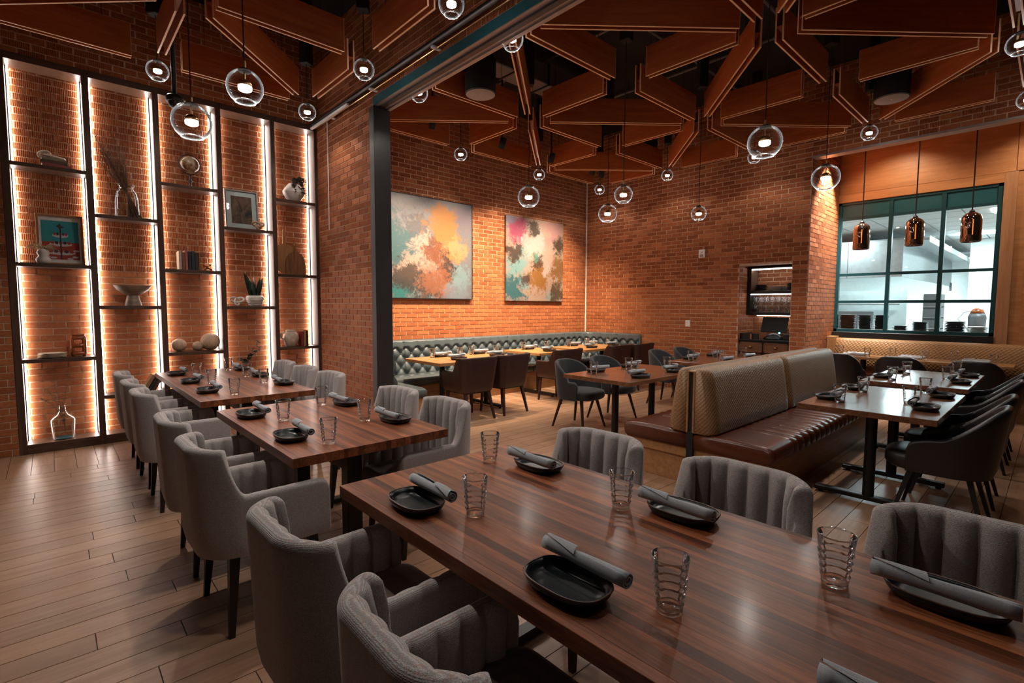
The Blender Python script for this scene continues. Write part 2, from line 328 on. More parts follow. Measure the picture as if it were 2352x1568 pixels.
# ------------------------------------------------------------------ mesh helpers
class MB:
    def __init__(s): s.v = []; s.f = []; s.mi = []
    def add(s, vs, fs, mi=0):
        n = len(s.v); s.v.extend([tuple(p) for p in vs]); s.f.extend([tuple(i+n for i in f) for f in fs]); s.mi.extend([mi]*len(fs)); return s
    def box(s, x0, x1, y0, y1, z0, z1, mi=0, m=None):
        vs = [(x, y, z) for z in (z0, z1) for y in (y0, y1) for x in (x0, x1)]
        if m is not None: vs = [tuple(m @ Vector(p)) for p in vs]
        return s.add(vs, [(0, 2, 3, 1), (4, 5, 7, 6), (0, 1, 5, 4), (2, 6, 7, 3), (0, 4, 6, 2), (1, 3, 7, 5)], mi)
    def rbox(s, x0, x1, y0, y1, z0, z1, b=0.004, mi=0, m=None):
        """box with chamfered edges"""
        X = (x0, x1); Y = (y0, y1); Z = (z0, z1); vs = []; idx = {}
        for i in (0, 1):
            for j in (0, 1):
                for k in (0, 1):
                    sx, sy, sz = 1-2*i, 1-2*j, 1-2*k
                    for a in range(3):
                        p = [X[i]+sx*b, Y[j]+sy*b, Z[k]+sz*b]; p[a] = (X[i], Y[j], Z[k])[a]
                        idx[i, j, k, a] = len(vs); vs.append(p)
        fs = []
        for a in range(3):
            o = [q for q in range(3) if q != a]
            for e in (0, 1):
                loop = []
                for c in ((0, 0), (1, 0), (1, 1), (0, 1)):
                    k = [0, 0, 0]; k[a] = e; k[o[0]] = c[0]; k[o[1]] = c[1]
                    loop.append(idx[k[0], k[1], k[2], a])
                if (e == 1) == (a == 1): loop.reverse()
                fs.append(loop)
        for a in range(3):
            o = [q for q in range(3) if q != a]
            for c in ((0, 0), (1, 0), (1, 1), (0, 1)):
                k0 = [0, 0, 0]; k0[o[0]] = c[0]; k0[o[1]] = c[1]; k1 = list(k0); k1[a] = 1
                fs.append([idx[(*k0, o[0])], idx[(*k1, o[0])], idx[(*k1, o[1])], idx[(*k0, o[1])]])
        for i in (0, 1):
            for j in (0, 1):
                for k in (0, 1): fs.append([idx[i, j, k, 0], idx[i, j, k, 1], idx[i, j, k, 2]])
        if m is not None: vs = [tuple(m @ Vector(p)) for p in vs]
        return s.add(vs, fs, mi)
    def lathe(s, prof, seg=24, c=(0, 0, 0), mi=0, closed=True, fn=None):
        n = len(prof); vs = []
        for i in range(seg):
            a = 2*PI*i/seg; ca, sa = math.cos(a), math.sin(a)
            for j, (r, z) in enumerate(prof):
                if fn: r = fn(r, z, a, j)
                vs.append((c[0]+r*ca, c[1]+r*sa, c[2]+z))
        fs = []
        for i in range(seg):
            k = (i+1) % seg
            for j in range(n-1):
                fs.append((i*n+j, k*n+j, k*n+j+1, i*n+j+1))
        if closed:
            if prof[0][0] > 1e-5: fs.append(tuple(i*n for i in reversed(range(seg))))
            if prof[-1][0] > 1e-5: fs.append(tuple(i*n+n-1 for i in range(seg)))
        return s.add(vs, fs, mi)
    def tube(s, pts, rad, seg=8, mi=0, cap=True):
        pts = [Vector(p) for p in pts]; n = len(pts)
        rs = rad if isinstance(rad, (list, tuple)) else [rad]*n
        vs = []; prev = None
        for i, p in enumerate(pts):
            t = (pts[min(i+1, n-1)] - pts[max(i-1, 0)]).normalized()
            if prev is None:
                a = Vector((0, 0, 1)) if abs(t.z) < 0.9 else Vector((1, 0, 0)); nx = t.cross(a).normalized()
            else:
                nx = (prev - t*prev.dot(t)).normalized()
            prev = nx; ny = t.cross(nx)
            for k in range(seg):
                a = 2*PI*k/seg; vs.append(p + (nx*math.cos(a) + ny*math.sin(a))*rs[i])
        fs = []
        for i in range(n-1):
            for k in range(seg):
                q = (k+1) % seg; fs.append((i*seg+k, i*seg+q, (i+1)*seg+q, (i+1)*seg+k))
        if cap: fs.append(tuple(reversed(range(seg)))); fs.append(tuple((n-1)*seg+k for k in range(seg)))
        return s.add(vs, fs, mi)
    def loft(s, rings, cap=True, mi=0, closed=True):
        n = len(rings[0]); vs = [p for r in rings for p in r]; fs = []
        for i in range(len(rings)-1):
            for k in range(n if closed else n-1):
                q = (k+1) % n; fs.append((i*n+k, i*n+q, (i+1)*n+q, (i+1)*n+k))
        if cap: fs.append(tuple(reversed(range(n)))); fs.append(tuple((len(rings)-1)*n+k for k in range(n)))
        return s.add(vs, fs, mi)
    def prism(s, poly, z0, z1, mi=0, m=None):
        a = [(x, y, z0) for x, y in poly]; b = [(x, y, z1) for x, y in poly]
        if m is not None: a = [tuple(m @ Vector(p)) for p in a]; b = [tuple(m @ Vector(p)) for p in b]
        return s.loft([a, b], True, mi)
    def sphere(s, c, r, seg=16, rings=10, mi=0, sz=1.0):
        return s.lathe([(max(1e-6, r*math.sin(PI*i/rings)), -r*sz*math.cos(PI*i/rings)) for i in range(rings+1)], seg, c, mi, False)
    def mesh(s, name, mats, smooth=False):
        me = bpy.data.meshes.new(name); me.from_pydata(s.v, [], s.f)
        for m in (mats if isinstance(mats, (list, tuple)) else [mats]): me.materials.append(m)
        if max(s.mi, default=0) > 0: me.polygons.foreach_set('material_index', s.mi)
        if smooth: me.polygons.foreach_set('use_smooth', [True]*len(me.polygons))
        if len(s.f) < 20000:
            bm = bmesh.new(); bm.from_mesh(me); bmesh.ops.recalc_face_normals(bm, faces=bm.faces); bm.to_mesh(me); bm.free()
        me.update(); return me
def ell(rx, ry, z, n=4.0, seg=36, cx=0, cy=0):
    out = []
    for i in range(seg):
        a = 2*PI*i/seg; c, q = math.cos(a), math.sin(a)
        out.append((cx + rx*math.copysign(abs(c)**(2/n), c), cy + ry*math.copysign(abs(q)**(2/n), q), z))
    return out

def link(o, parent=None):
    COL.objects.link(o)
    if parent is not None: o.parent = parent
    return o
def obj(name, mb, mat, parent=None, loc=(0, 0, 0), rz=0.0, smooth=False, label=None):
    me = mb if isinstance(mb, bpy.types.Mesh) else mb.mesh(name, mat, smooth)
    o = bpy.data.objects.new(name, me); o.location = loc; o.rotation_euler = (0, 0, rz)
    if label: o['label'] = label
    return link(o, parent)
def auto_smooth(o, deg=35):
    """smooth shading that keeps hard edges sharp"""
    me = o.data
    me.polygons.foreach_set('use_smooth', [True]*len(me.polygons))
    me.set_sharp_from_angle(angle=math.radians(deg)); return o
def thing(name, label, cat, loc=(0, 0, 0), rz=0.0, group=None):
    o = bpy.data.objects.new(name, None); o.location = loc; o.rotation_euler = (0, 0, rz)
    o.empty_display_size = 0.1
    return tag(link(o), label, cat, group)
def tag(o, label, cat, group=None):
    o['label'] = label; o['category'] = cat
    if group: o['group'] = group
    return o
def struct(o, label=None):
    o['kind'] = 'structure'
    if label: o['label'] = label
    return o
def copy_tree(o, parent=None):
    c = o.copy(); COL.objects.link(c); c.parent = parent
    for ch in list(o.children): copy_tree(ch, c)
    return c
BASEKIDS = {}
def place(proto, loc, rz, label, group, used):
    """first use moves the prototype itself, later ones copy it with all its parts"""
    if proto.name not in used:
        used[proto.name] = 1; BASEKIDS[proto.name] = list(proto.children); o = proto
    else:
        o = proto.copy(); COL.objects.link(o)
        for ch_ in BASEKIDS[proto.name]: copy_tree(ch_, o)
    o.location = loc; o.rotation_euler = (0, 0, rz); o['label'] = label
    if group: o['group'] = group
    return o
USED = {}

# ------------------------------------------------------------------ brick walls
COURSE, PITCHB, JOINT, PROUD = 0.0690, 0.2065, 0.0105, 0.007
BL, BH = PITCHB-JOINT, COURSE-JOINT
def brick_template(fluted):
    d = 0.018
    if not fluted:
        b = 0.0015
        vs = [(-BL/2, 0, -BH/2), (BL/2, 0, -BH/2), (BL/2, 0, BH/2), (-BL/2, 0, BH/2)]
        vs += [(-BL/2+b, d, -BH/2+b), (BL/2-b, d, -BH/2+b), (BL/2-b, d, BH/2-b), (-BL/2+b, d, BH/2-b)]
        fs = [(4, 5, 6, 7), (0, 1, 5, 4), (1, 2, 6, 5), (2, 3, 7, 6), (3, 0, 4, 7)]
        return np.array(vs), fs
    n = 13; prof = [(-BL/2, 0.0)]
    w = BL/n
    for i in range(n):
        x = -BL/2 + i*w
        prof += [(x+0.12*w, d), (x+0.66*w, d), (x+0.72*w, d-0.006)] + ([(x+0.99*w, d-0.006)] if i < n-1 else [])
    prof.append((BL/2, 0.0))
    k = len(prof)
    vs = [(x, y, -BH/2) for x, y in prof] + [(x, y, BH/2) for x, y in prof]
    fs = [(i, i+1, k+i+1, k+i) for i in range(k-1)] + [tuple(range(k))[::-1], tuple(range(k, 2*k))]
    return np.array(vs), fs
BT = {False: brick_template(False), True: brick_template(True)}
def _tmesh(name, T):
    me = bpy.data.meshes.new(name); me.from_pydata([tuple(p) for p in T[0]], [], T[1]); me.materials.append(M_BRICK); return me
BMESH = {False: _tmesh('brick_plain', BT[False]), True: _tmesh('brick_fluted', BT[True])}
FLUTE_Z = 1.84
def brick_wall(wall, org, udir, ndir, ulen, z0, z1, holes=(), vis=None, phase=0.0, limit=300, seed=1, mix=0.62):
    """lay bricks proud of the mortar face; the 300 that show largest are objects, the rest one mesh"""
    rs = np.random.RandomState(seed)
    ud, nd, og = Vector(udir), Vector(ndir), Vector(org)
    items = []
    k0 = int(math.floor(z0/COURSE)); k1 = int(math.ceil(z1/COURSE))
    for k in range(k0, k1):
        za, zb = max(z0, k*COURSE), min(z1, (k+1)*COURSE)
        if zb-za < 0.02: continue
        st = -(PITCHB if k % 2 else PITCHB*0.5) + phase
        segs = [(0.0, ulen)]
        zc = (za+zb)/2
        for (hu0, hu1, hz0, hz1) in holes:
            if hz0 < zc < hz1:
                ns = []
                for a, b in segs:
                    if hu1 <= a or hu0 >= b: ns.append((a, b)); continue
                    if hu0 > a: ns.append((a, hu0))
                    if hu1 < b: ns.append((hu1, b))
                segs = ns
        n = int((ulen+1.0)/PITCHB)+2
        for i in range(n):
            ua, ub = st+i*PITCHB, st+(i+1)*PITCHB
            for a, b in segs:
                p, q = max(a, ua), min(b, ub)
                if q-p < 0.03: continue
                flu = zc > FLUTE_Z and rs.rand() < mix
                items.append(((p+q)/2, zc, (q-p-JOINT)/BL, (zb-za-JOINT)/BH, flu))
    sc = []
    for (uc, zc, su, sz, flu) in items:
        p = og + ud*uc + Vector((0, 0, zc))
        w = px_of(p); s = -1.0
        if w and -20 < w[0] < IMG_W+20 and -20 < w[1] < IMG_H+20 and (vis is None or vis(p)):
            s = su*sz*abs((p-Vector((0, 0, CAM_Z))).normalized().dot(nd))/(w[2]**2)
        sc.append(s)
    order = np.argsort(-np.array(sc))
    chosen = [i for i in order[:limit] if sc[i] > 0]
    cs = set(chosen)
    rot = Matrix(((ud.x, nd.x, 0), (ud.y, nd.y, 0), (0, 0, 1)))
    base = og - nd*(0.018-PROUD)
    for i in chosen:
        uc, zc, su, sz, flu = items[i]
        o = bpy.data.objects.new('brick', BMESH[flu])
        p = base + ud*uc
        m = Matrix.Translation((p.x, p.y, zc)) @ rot.to_4x4() @ Matrix.Diagonal((su, 1, sz, 1))
        COL.objects.link(o); o.parent = wall; o.matrix_basis = m
    V = []; F = []; nv = 0
    R3 = np.array([[ud.x, nd.x, 0], [ud.y, nd.y, 0], [0, 0, 1]])
    for i, (uc, zc, su, sz, flu) in enumerate(items):
        if i in cs: continue
        tv, tf = BT[flu]
        v = (tv*np.array([su, 1, sz])) @ R3.T
        p = base + ud*uc
        V.append(v + np.array([p.x, p.y, zc])); F.extend([tuple(q+nv for q in f) for f in tf]); nv += len(tv)
    if V:
        me = bpy.data.meshes.new('bricks'); me.from_pydata(np.concatenate(V).tolist(), [], F); me.materials.append(M_BRICK)
        o = link(bpy.data.objects.new('bricks', me), wall); o['kind'] = 'stuff'
    return wall

# ------------------------------------------------------------------ room dimensions
YW = 6.87            # brick face of the long far wall (both rooms)
YN = 7.13            # back of the shelf niche
XM, XM2 = 2.735, 2.92   # dividing wall, both faces
YJ = 5.25            # jamb of the opening
XR = 8.44            # right brick wall of the back room
XK = 9.83            # kitchen window wall
YA = 2.60            # return wall of the alcove
ZA = 4.02           # alcove ceiling
ZH, ZC = 3.70, 4.95  # header underside, black ceiling
TOP = 0.75           # table tops

# ------------------------------------------------------------------ floor
fl = struct(obj('floor', MB().box(-4.0, XK+0.1, -4.0, YN+0.1, -0.08, -0.006), M_GROUT))
def plank_floor():
    PW, PL = 0.1485, 1.205
    it = []
    rs = np.random.RandomState(3)
    y = 6.0-PW; r = 0
    while y > -3.9:
        off = rs.rand()*PL
        x = -3.9-off
        while x < XK:
            a, b = max(-3.9, x), min(XK, x+PL)
            if b-a > 0.05: it.append((a, b, y, y+PW, 0))
            x += PL
        y -= PW; r += 1
    x = -3.9; PWY = 0.1545
    while x < XK:
        off = rs.choice([0.0, 0.3, 0.55])
        for a, b in ((6.0, 6.0+0.0+off), (6.0+off, 6.87)):
            if b-a > 0.05: it.append((x, min(XK, x+PWY), a, b, 1))
        x += PWY
    sc = []
    for a, b, c, d, k in it:
        best = -1
        for px_ in (a+0.1, (a+b)/2, b-0.1):
            w = px_of((px_, (c+d)/2, 0))
            if w and -30 < w[0] < IMG_W+30 and -30 < w[1] < IMG_H+30:
                best = max(best, CAM_Z/(w[2]**3)*(b-a)*(d-c))
        if 2.0 < (a+b)/2 < 9 and (c+d)/2 < 0.3: best *= 0.4
        sc.append(best)
    order = np.argsort(-np.array(sc))
    ch = set([i for i in order[:300] if sc[i] > 0])
    J = 0.0022
    unit = MB().box(-0.5, 0.5, -0.5, 0.5, -0.02, 0.0)
    mx, my = unit.mesh('plank', M_FLOOR), unit.mesh('plank_cross', M_FLOORY)
    rest = [MB(), MB()]
    for i, (a, b, c, d, k) in enumerate(it):
        if i in ch:
            o = link(bpy.data.objects.new('plank', my if k else mx), fl)
            o.location = ((a+b)/2, (c+d)/2, 0); o.scale = (b-a-2*J, d-c-2*J, 1)
        else:
            rest[k].box(a+J, b-J, c+J, d-J, -0.02, 0.0)
    for k in (0, 1):
        o = obj('planks', rest[k], (M_FLOORY if k else M_FLOOR), fl); o['kind'] = 'stuff'
plank_floor()

# ------------------------------------------------------------------ walls and ceiling
struct(obj('ceiling', MB().box(-4, XK+0.2, -4, YN+0.2, ZC, ZC+0.1), M_CEIL))
NX0, NX1, NZ1 = -0.285, 2.735, 3.88         # niche opening
wl = struct(obj('wall_left', MB().box(-4, NX0, YW, YN+0.2, 0, ZC).box(NX0, NX1, YW, YN+0.2, NZ1, ZC), M_MORTAR))
brick_wall(wl, (-4, YW, 0), (1, 0, 0), (0, -1, 0), 4+XM, 0, ZC, [(4+NX0, 4+NX1, -1, NZ1)], seed=2, phase=0.05)
wn = struct(obj('wall_niche', MB().box(NX0, NX1+0.1, YN, YN+0.2, 0, NZ1), M_MORTAR))
brick_wall(wn, (NX0, YN, 0), (1, 0, 0), (0, -1, 0), NX1-NX0, 0.05, NZ1-0.02, vis=lambda p: p.z > 0.1 and not (p.x > 0.5 and p.z < 0.75), seed=3, phase=0.09, mix=1.0)
wm = struct(obj('wall_middle', MB().box(XM, XM2, YJ, YW, 0, ZC).box(XM, XM2, -4, YJ, ZH+0.09, ZC), M_MORTAR))
brick_wall(wm, (XM, YW, 0), (0, -1, 0), (-1, 0, 0), YW+4, 0, ZC, [(YW-YJ, 99, -1, ZH+0.085)], vis=lambda p: p.z > 0.6, seed=4)
wb = struct(obj('wall_back', MB().box(XM2, XR+0.2, YW, YN+0.2, 0, ZC), M_MORTAR))
brick_wall(wb, (XM2, YW, 0), (1, 0, 0), (0, -1, 0), XR-XM2, 0, ZC, vis=lambda p: p.x > 3.85 and 0.97 < p.z < 3.85 and not (p.x < 5.3 and 1.65 < p.z < 3.15) and not (6.15 < p.x < 7.6 and 1.65 < p.z < 3.1), seed=5, phase=0.12)
NY0, NY1, NZT = 2.82, 3.62, 2.18             # service niche
wr = struct(obj('wall_right', MB().box(XR, XR+0.15, NY1, YW, 0, ZC).box(XR, XR+0.15, YA, NY0, 0, ZC).box(XR, XR+0.15, NY0, NY1, NZT, ZC).box(XR, XR+0.15, -4, YA, ZH+0.03, ZC)
            .box(XR+0.62, XR+0.7, NY0-0.1, NY1+0.1, 0, NZT+0.1).box(XR+0.15, XR+0.62, NY1, NY1+0.1, 0, NZT+0.1).box(XR+0.15, XR+0.62, NY0-0.1, NY0, 0, NZT+0.1).box(XR+0.15, XR+0.62, NY0, NY1, NZT, NZT+0.1), M_MORTAR))
brick_wall(wr, (XR, YW, 0), (0, -1, 0), (-1, 0, 0), YW+4, 0, ZC, [(YW-NY1, YW-NY0, -1, NZT), (YW-YA, 99, -1, ZH+0.03)], vis=lambda p: 0.9 < p.z < 3.85, seed=6, phase=0.03)
brick_wall(wr, (XR+0.62, NY1, 0), (0, -1, 0), (-1, 0, 0), NY1-NY0, 0.9, NZT, vis=lambda p: p.z > 1.2, seed=8, limit=20)
brick_wall(wr, (XR, NY1, 0), (1, 0, 0), (0, -1, 0), 0.6, 0.9, NZT, vis=lambda p: p.z > 1.0, seed=9, limit=20)
wa = struct(obj('wall_alcove', MB().box(XR+0.15, XK+0.1, YA, YA+0.12, 0, ZA+0.05), M_MORTAR))
brick_wall(wa, (XR, YA, 0), (1, 0, 0), (0, -1, 0), XK-XR, 0, ZA+0.02, vis=lambda p: 0.8 < p.z < 3.8, seed=7)
# alcove soffit with its steel lintel
struct(obj('trim_1', MB().box(XR-0.012, XR+0.16, -4, YA, ZH, ZH+0.03), M_SOFFIT), 'grey steel lintel over the kitchen window alcove')
struct(obj('ceiling_alcove', MB().box(XR+0.15, XK+0.1, -4, YA+0.1, ZA, ZA+0.05), M_PANELW))
# corner conduit
struct(obj('trim_2', MB().tube([(XR-0.02, YW-0.02, 0.3), (XR-0.02, YW-0.02, ZC)], 0.012, 8), M_WHITEP), 'white conduit running up the brick corner')
# kitchen side shell
wk = struct(obj('wall_kitchen', MB().box(XK, XK+0.12, -4, 0.61, 0, ZA+0.03).box(XK, XK+0.12, 0.61, YA, 3.22, ZA+0.03).box(XK, XK+0.12, 0.61, YA, 0, 1.05), M_PANELW))
for (a, b, c, d) in ((0.50, YA-0.005, 3.365, ZA-0.004), (-1.2, 0.36, 2.20, ZA-0.004), (-1.2, 0.36, 0.98, 2.19), (-2.8, -1.21, 2.20, ZA-0.004), (-2.8, -1.21, 0.98, 2.19), (0.365, 0.495, 3.365, ZA-0.004)):
    obj('panel', MB().rbox(XK-0.018, XK, a, b, c, d, 0.003), M_PANELW, wk)
obj('head_board', MB().rbox(XK-0.035, XK, 0.48, YA-0.003, 3.225, 3.36, 0.003), M_PANELW, wk)
obj('jamb_board', MB().rbox(XK-0.036, XK, 0.475, 0.612, 0.9, 3.36, 0.003), M_TRIMW, wk)
obj('sill_board', MB().rbox(XK-0.10, XK, 0.612, YA-0.003, 0.995, 1.09, 0.004), M_BLACKS, wk)
struct(obj('wall_kitchen_back', MB().box(19.0, 19.1, -2.5, 6, 0, 3.1).box(XK+0.12, 19.1, 5.2, 5.3, 0, 3.1).box(XK+0.12, 19.1, -2.1, -2.0, 0, 3.1).box(15.0, 15.1, -2.0, 1.40, 0, 3.0), M_KWALL))
struct(obj('floor_kitchen', MB().box(XK+0.12, 19.1, -2.5, 6, -0.08, 0), M_GROUT))
TILE = MB().box(0.012, 0.588, 0.012, 0.588, 0, 0.017).mesh('tile', M_KTILE)
kc = struct(obj('ceiling_kitchen', MB().box(XK+0.12, 19.1, -2.5, 6, 3.02, 3.1), M_SOFFIT))
for i in range(15):
    for j in range(12):
        x0, y0 = XK+0.13+i*0.6, -1.9+j*0.6
        o = link(bpy.data.objects.new('tile', TILE), kc); o.location = (x0, y0, 3.005)

# steel lintel of the wide opening, jamb cladding
lt = struct(obj('trim_3', MB().box(XM-0.008, XM2+0.008, -4, YJ+0.03, ZH, ZH+0.012), M_SOFFIT), 'steel soffit plate under the header of the wide opening')
obj('channel_web', MB().box(XM-0.012, XM-0.002, -4, YJ, ZH-0.002, ZH+0.088), M_TEALP, lt)
obj('channel_lip', MB().box(XM+0.05, XM+0.10, -4, YJ, ZH-0.018, ZH), M_JAMB, lt)
obj('channel_lip', MB().box(XM2-0.03, XM2+0.012, -4, YJ, ZH-0.014, ZH+0.09), M_SOFFIT, lt)
struct(obj('trim_4', MB().rbox(XM-0.012, XM2+0.008, YJ-0.008, YJ+0.10, 0, ZH, 0.003), M_JAMB), 'black steel jamb cladding the end of the brick pier')

# ------------------------------------------------------------------ built-in shelving
UPX = [(-0.285, -0.230), (0.330, 0.385), (0.920, 0.975), (1.530, 1.585), (2.140, 2.190), (2.690, 2.735)]
SHELVES = [(2.865, 1.900, 0.945), (2.440, 1.480, 0.520), (2.865, 1.900, 0.945), (2.440, 1.480, 0.520), (2.865, 1.900, 0.945)]
ST = 0.038
shelf = thing('built_in_shelving', 'dark wood built-in shelving with LED-lit brick bays', 'shelving', (1.2, YW, 0))
def sh(name, mb, mat, **k):
    return obj(name, mb, mat, shelf, loc=(-1.2, -YW, 0), **k)
for a, b in UPX:
    sh('upright', MB().rbox(a, b, YW-0.012, YW+0.02, 0.0, NZ1, 0.002), M_SHELF)
for i in range(5):
    a, b = UPX[i][1], UPX[i+1][0]
    sh('side_panel', MB().box(a-0.018, a, YW+0.02, YN-0.01, 0.09, 3.815), M_SHELFIN)
    sh('side_panel', MB().box(b, b+0.018, YW+0.02, YN-0.01, 0.09, 3.815), M_SHELFIN)
    sh('top_board', MB().rbox(a, b, YW-0.010, YN-0.005, 3.815, NZ1, 0.002), M_SHELFIN)
    sh('top_rail', MB().rbox(a, b, YW-0.013, YW-0.010, 3.812, NZ1, 0.001), M_SHELFX)
    sh('bottom_board', MB().rbox(a, b, YW-0.010, YN-0.005, 0.05, 0.095, 0.002), M_SHELFIN)
    sh('plinth', MB().rbox(a, b, YW-0.012, YW+0.01, 0.0, 0.094, 0.002), M_SHELFX)
    for z in SHELVES[i]:
        sh('shelf_board', MB().rbox(a, b, YW-0.008, YN-0.03, z-ST, z, 0.002), M_SHELFX)
    for e, sg in ((a+0.016, -1), (b-0.016, 1)):
        sh('added_light_fin', MB().box(e+sg*0.009-0.0015, e+sg*0.009+0.0015, YN-0.050, YN-0.006, 0.095, 3.815), M_SHELFX)  # fin added to keep the strip's light off the side panel
        zs = sorted([0.095]+[z for z in SHELVES[i]]+[3.815])
        for q in range(len(zs)-1):
            lo = zs[q]+0.004; hi = zs[q+1]-(ST if q < 3 else 0)-0.004
            sh('led_strip', MB().box(e-0.006, e+0.006, YN-0.036, YN-0.028, lo, hi), M_STRIP)

# curtain rail along the header, with its brackets and a pull rod
rail = thing('curtain_rail', 'long black tube rail running along the brick header', 'rail', (XM-0.09, YJ, 3.86))
obj('tube', MB().tube([(0, -9, 0), (0, YW-YJ-0.05, 0)], 0.026, 14), M_BLACKS, rail, smooth=True)
obj('wire', MB().tube([(0.03, -9, -0.045), (0.03, YW-YJ-0.1, -0.045)], 0.006, 6), M_BRASS, rail)
obj('light_bar', MB().rbox(-0.02, 0.012, 0.45, YW-YJ-0.06, -0.055, -0.03, 0.003), M_WHITEP, rail, label='white end section of the rail')
for y in (-4, -2.6, -1.3, -0.1, 1.0):
    obj('bracket', MB().rbox(-0.015, 0.08, y-0.02, y+0.02, -0.05, -0.03, 0.003), M_WHITEP, rail)
tag(obj('pull_rod', MB().tube([(0, 0, 0), (0, 0, -1.32)], 0.006, 8).lathe([(0.009, -0.03), (0.009, 0.03)], 8), M_WHITEP, None, (XM-0.03, 6.45, 3.79)), 'slim white pull rod hanging in front of the brick pier', 'rod')

# ------------------------------------------------------------------ ceiling baffles
BAF_Z, BAF_H, BAF_T, BAF_G = 3.80, 0.29, 0.014, 0.046
def baffle_mesh(length):
    """two thin veneered panels joined by a web, pale raw edges below and at the ends"""
    h = length/2; out = {}
    for s, nm in ((-1, 'n'), (1, 'f')):
        y0 = s*BAF_G/2; y1 = s*(BAF_G/2+BAF_T)
        a, b = min(y0, y1), max(y0, y1)
        out['p'+nm] = MB().box(-h+0.004, h-0.004, a, b, 0.004, BAF_H).mesh('panel', M_BAFX)
        out['e'+nm] = MB().box(-h, h, a, b, 0.0, 0.004).box(-h, -h+0.004, a, b, 0.004, BAF_H).box(h-0.004, h, a, b, 0.004, BAF_H).mesh('edge_band', M_BAFEDGE)
    out['w'] = MB().box(-h+0.01, h-0.01, -BAF_G/2, BAF_G/2, 0.12, 0.132).mesh('web', M_BAFX)
    out['k'] = [MB().tube([(q*h*0.6, 0, 0.13), (q*h*0.6, 0, ZC-BAF_Z)], 0.0025, 5).mesh('hanger_wire', M_BLACK) for q in (-1, 1)]
    return out
BAFM = {}
def baffle(cx, cy, length, ang, label, group):
    key = round(length, 2)
    if key not in BAFM: BAFM[key] = baffle_mesh(length)
    m = BAFM[key]
    t = thing('ceiling_baffle', label, 'baffle', (cx, cy, BAF_Z), ang, group)
    for nm in 'nf':
        p = obj('panel', m['p'+nm], None, t)
        obj('edge_band', m['e'+nm], None, p, label='pale raw wood edge')
    obj('web', m['w'], None, t)
    for q in m['k']: obj('hanger_wire', q, None, t)
BXN = [2.895, 4.545, 6.195, 7.845]; BYN = [-1.08, 0.35, 1.775, 3.205, 4.645, 6.08]
FXN = [-1.98, -0.56, 0.86, 2.28]; FYN = [0.30, 1.735, 3.165, 4.575, 6.0]
def lattice(xs, ys, gx, gy, room, ymin_i, flip):
    for i, x in enumerate(xs):
        for j, y in enumerate(ys):
            if i+1 < len(xs): baffle((x+xs[i+1])/2, y, xs[i+1]-x-2*gx, 0, 'reddish wood baffle running parallel to the shelf wall, '+room, 'lengthwise baffles '+room)
            if j+1 < len(ys) and not (room.startswith('over the back') and i == 0): baffle(x, (y+ys[j+1])/2, ys[j+1]-y-2*gy, PI/2, 'reddish wood baffle at right angles to the shelf wall, '+room, 'crosswise baffles '+room)
            if i+1 < len(xs) and j+1 < len(ys):
                dx, dy = xs[i+1]-x, ys[j+1]-y
                s = 1 if (i+j+flip) % 2 == 0 else -1
                baffle(x+dx/2, y+dy/2, math.hypot(dx, dy)-2*0.265, math.atan2(s*dy, dx), 'diagonal reddish wood baffle '+room, 'diagonal baffles '+room)
lattice(BXN, BYN, 0.225, 0.265, 'over the back dining room', 0, 1)
lattice(FXN, FYN, 0.20, 0.26, 'over the walnut tables', 0, 1)

# ------------------------------------------------------------------ globe pendants
def globe_profile(R, hole):
    a0 = math.asin(hole/R); n = 20; p = []
    top = math.asin(0.30)
    for i in range(n+1):
        a = PI - a0 - (PI-a0-top)*i/n
        p.append((R*math.sin(a), R*math.cos(a)))
    return p
def make_globe(R, hole, name):
    t = thing(name, 'x', 'pendant lamp')
    g = MB().lathe(globe_profile(R, hole), 40, (0, 0, 0), 0, False)
    obj('globe', g, M_GLOBE, t, smooth=True)
    obj('lip', MB().lathe([(hole+0.0035*math.cos(a), -math.sqrt(R*R-hole*hole)+0.0035*math.sin(a)) for a in [2*PI*k/8 for k in range(9)]], 40, closed=False), M_GLOBE, t, smooth=True)
    zt = R*0.952
    obj('cap', MB().lathe([(0.001, zt+0.016), (R*0.10, zt+0.014), (R*0.30, zt+0.006), (R*0.335, zt-0.006), (R*0.30, zt-0.010), (0.001, zt-0.010)], 24), M_BLACKS, t, smooth=True)
    obj('ferrule', MB().lathe([(0.009, zt+0.012), (0.009, zt+0.05), (0.005, zt+0.055)], 12), M_BRASS, t)
    rb = 0.043 if R < 0.11 else 0.055
    obj('stem', MB().tube([(0, 0, zt), (0, 0, rb*0.9)], 0.0055, 8), M_BRASS, t)
    obj('lamp_housing', MB().lathe([(0.006, rb*1.0)]+[(rb*0.86*math.sin(a), rb*0.3+rb*0.66*math.cos(a)) for a in [0.2+0.17*k for k in range(9)]]+[(rb*0.86, rb*0.1), (rb*0.80, rb*0.1), (rb*0.78, 0.3*rb), (0.001, 0.3*rb)], 24), M_BRASS, t, smooth=True)
    obj('led_disc', MB().lathe([(0.001, rb*0.28), (rb*0.76, rb*0.26), (rb*0.82, -rb*0.05), (rb*0.80, -rb*0.34), (rb*0.60, -rb*0.48), (0.001, -rb*0.52)], 24), M_LED, t, smooth=True, label='glowing white diffuser')
    return t
def make_small(): return make_globe(0.096, 0.052, 'globe_pendant')
proto_s = make_small(); proto_b = make_globe(0.138, 0.074, 'globe_pendant')
CORDM = {}
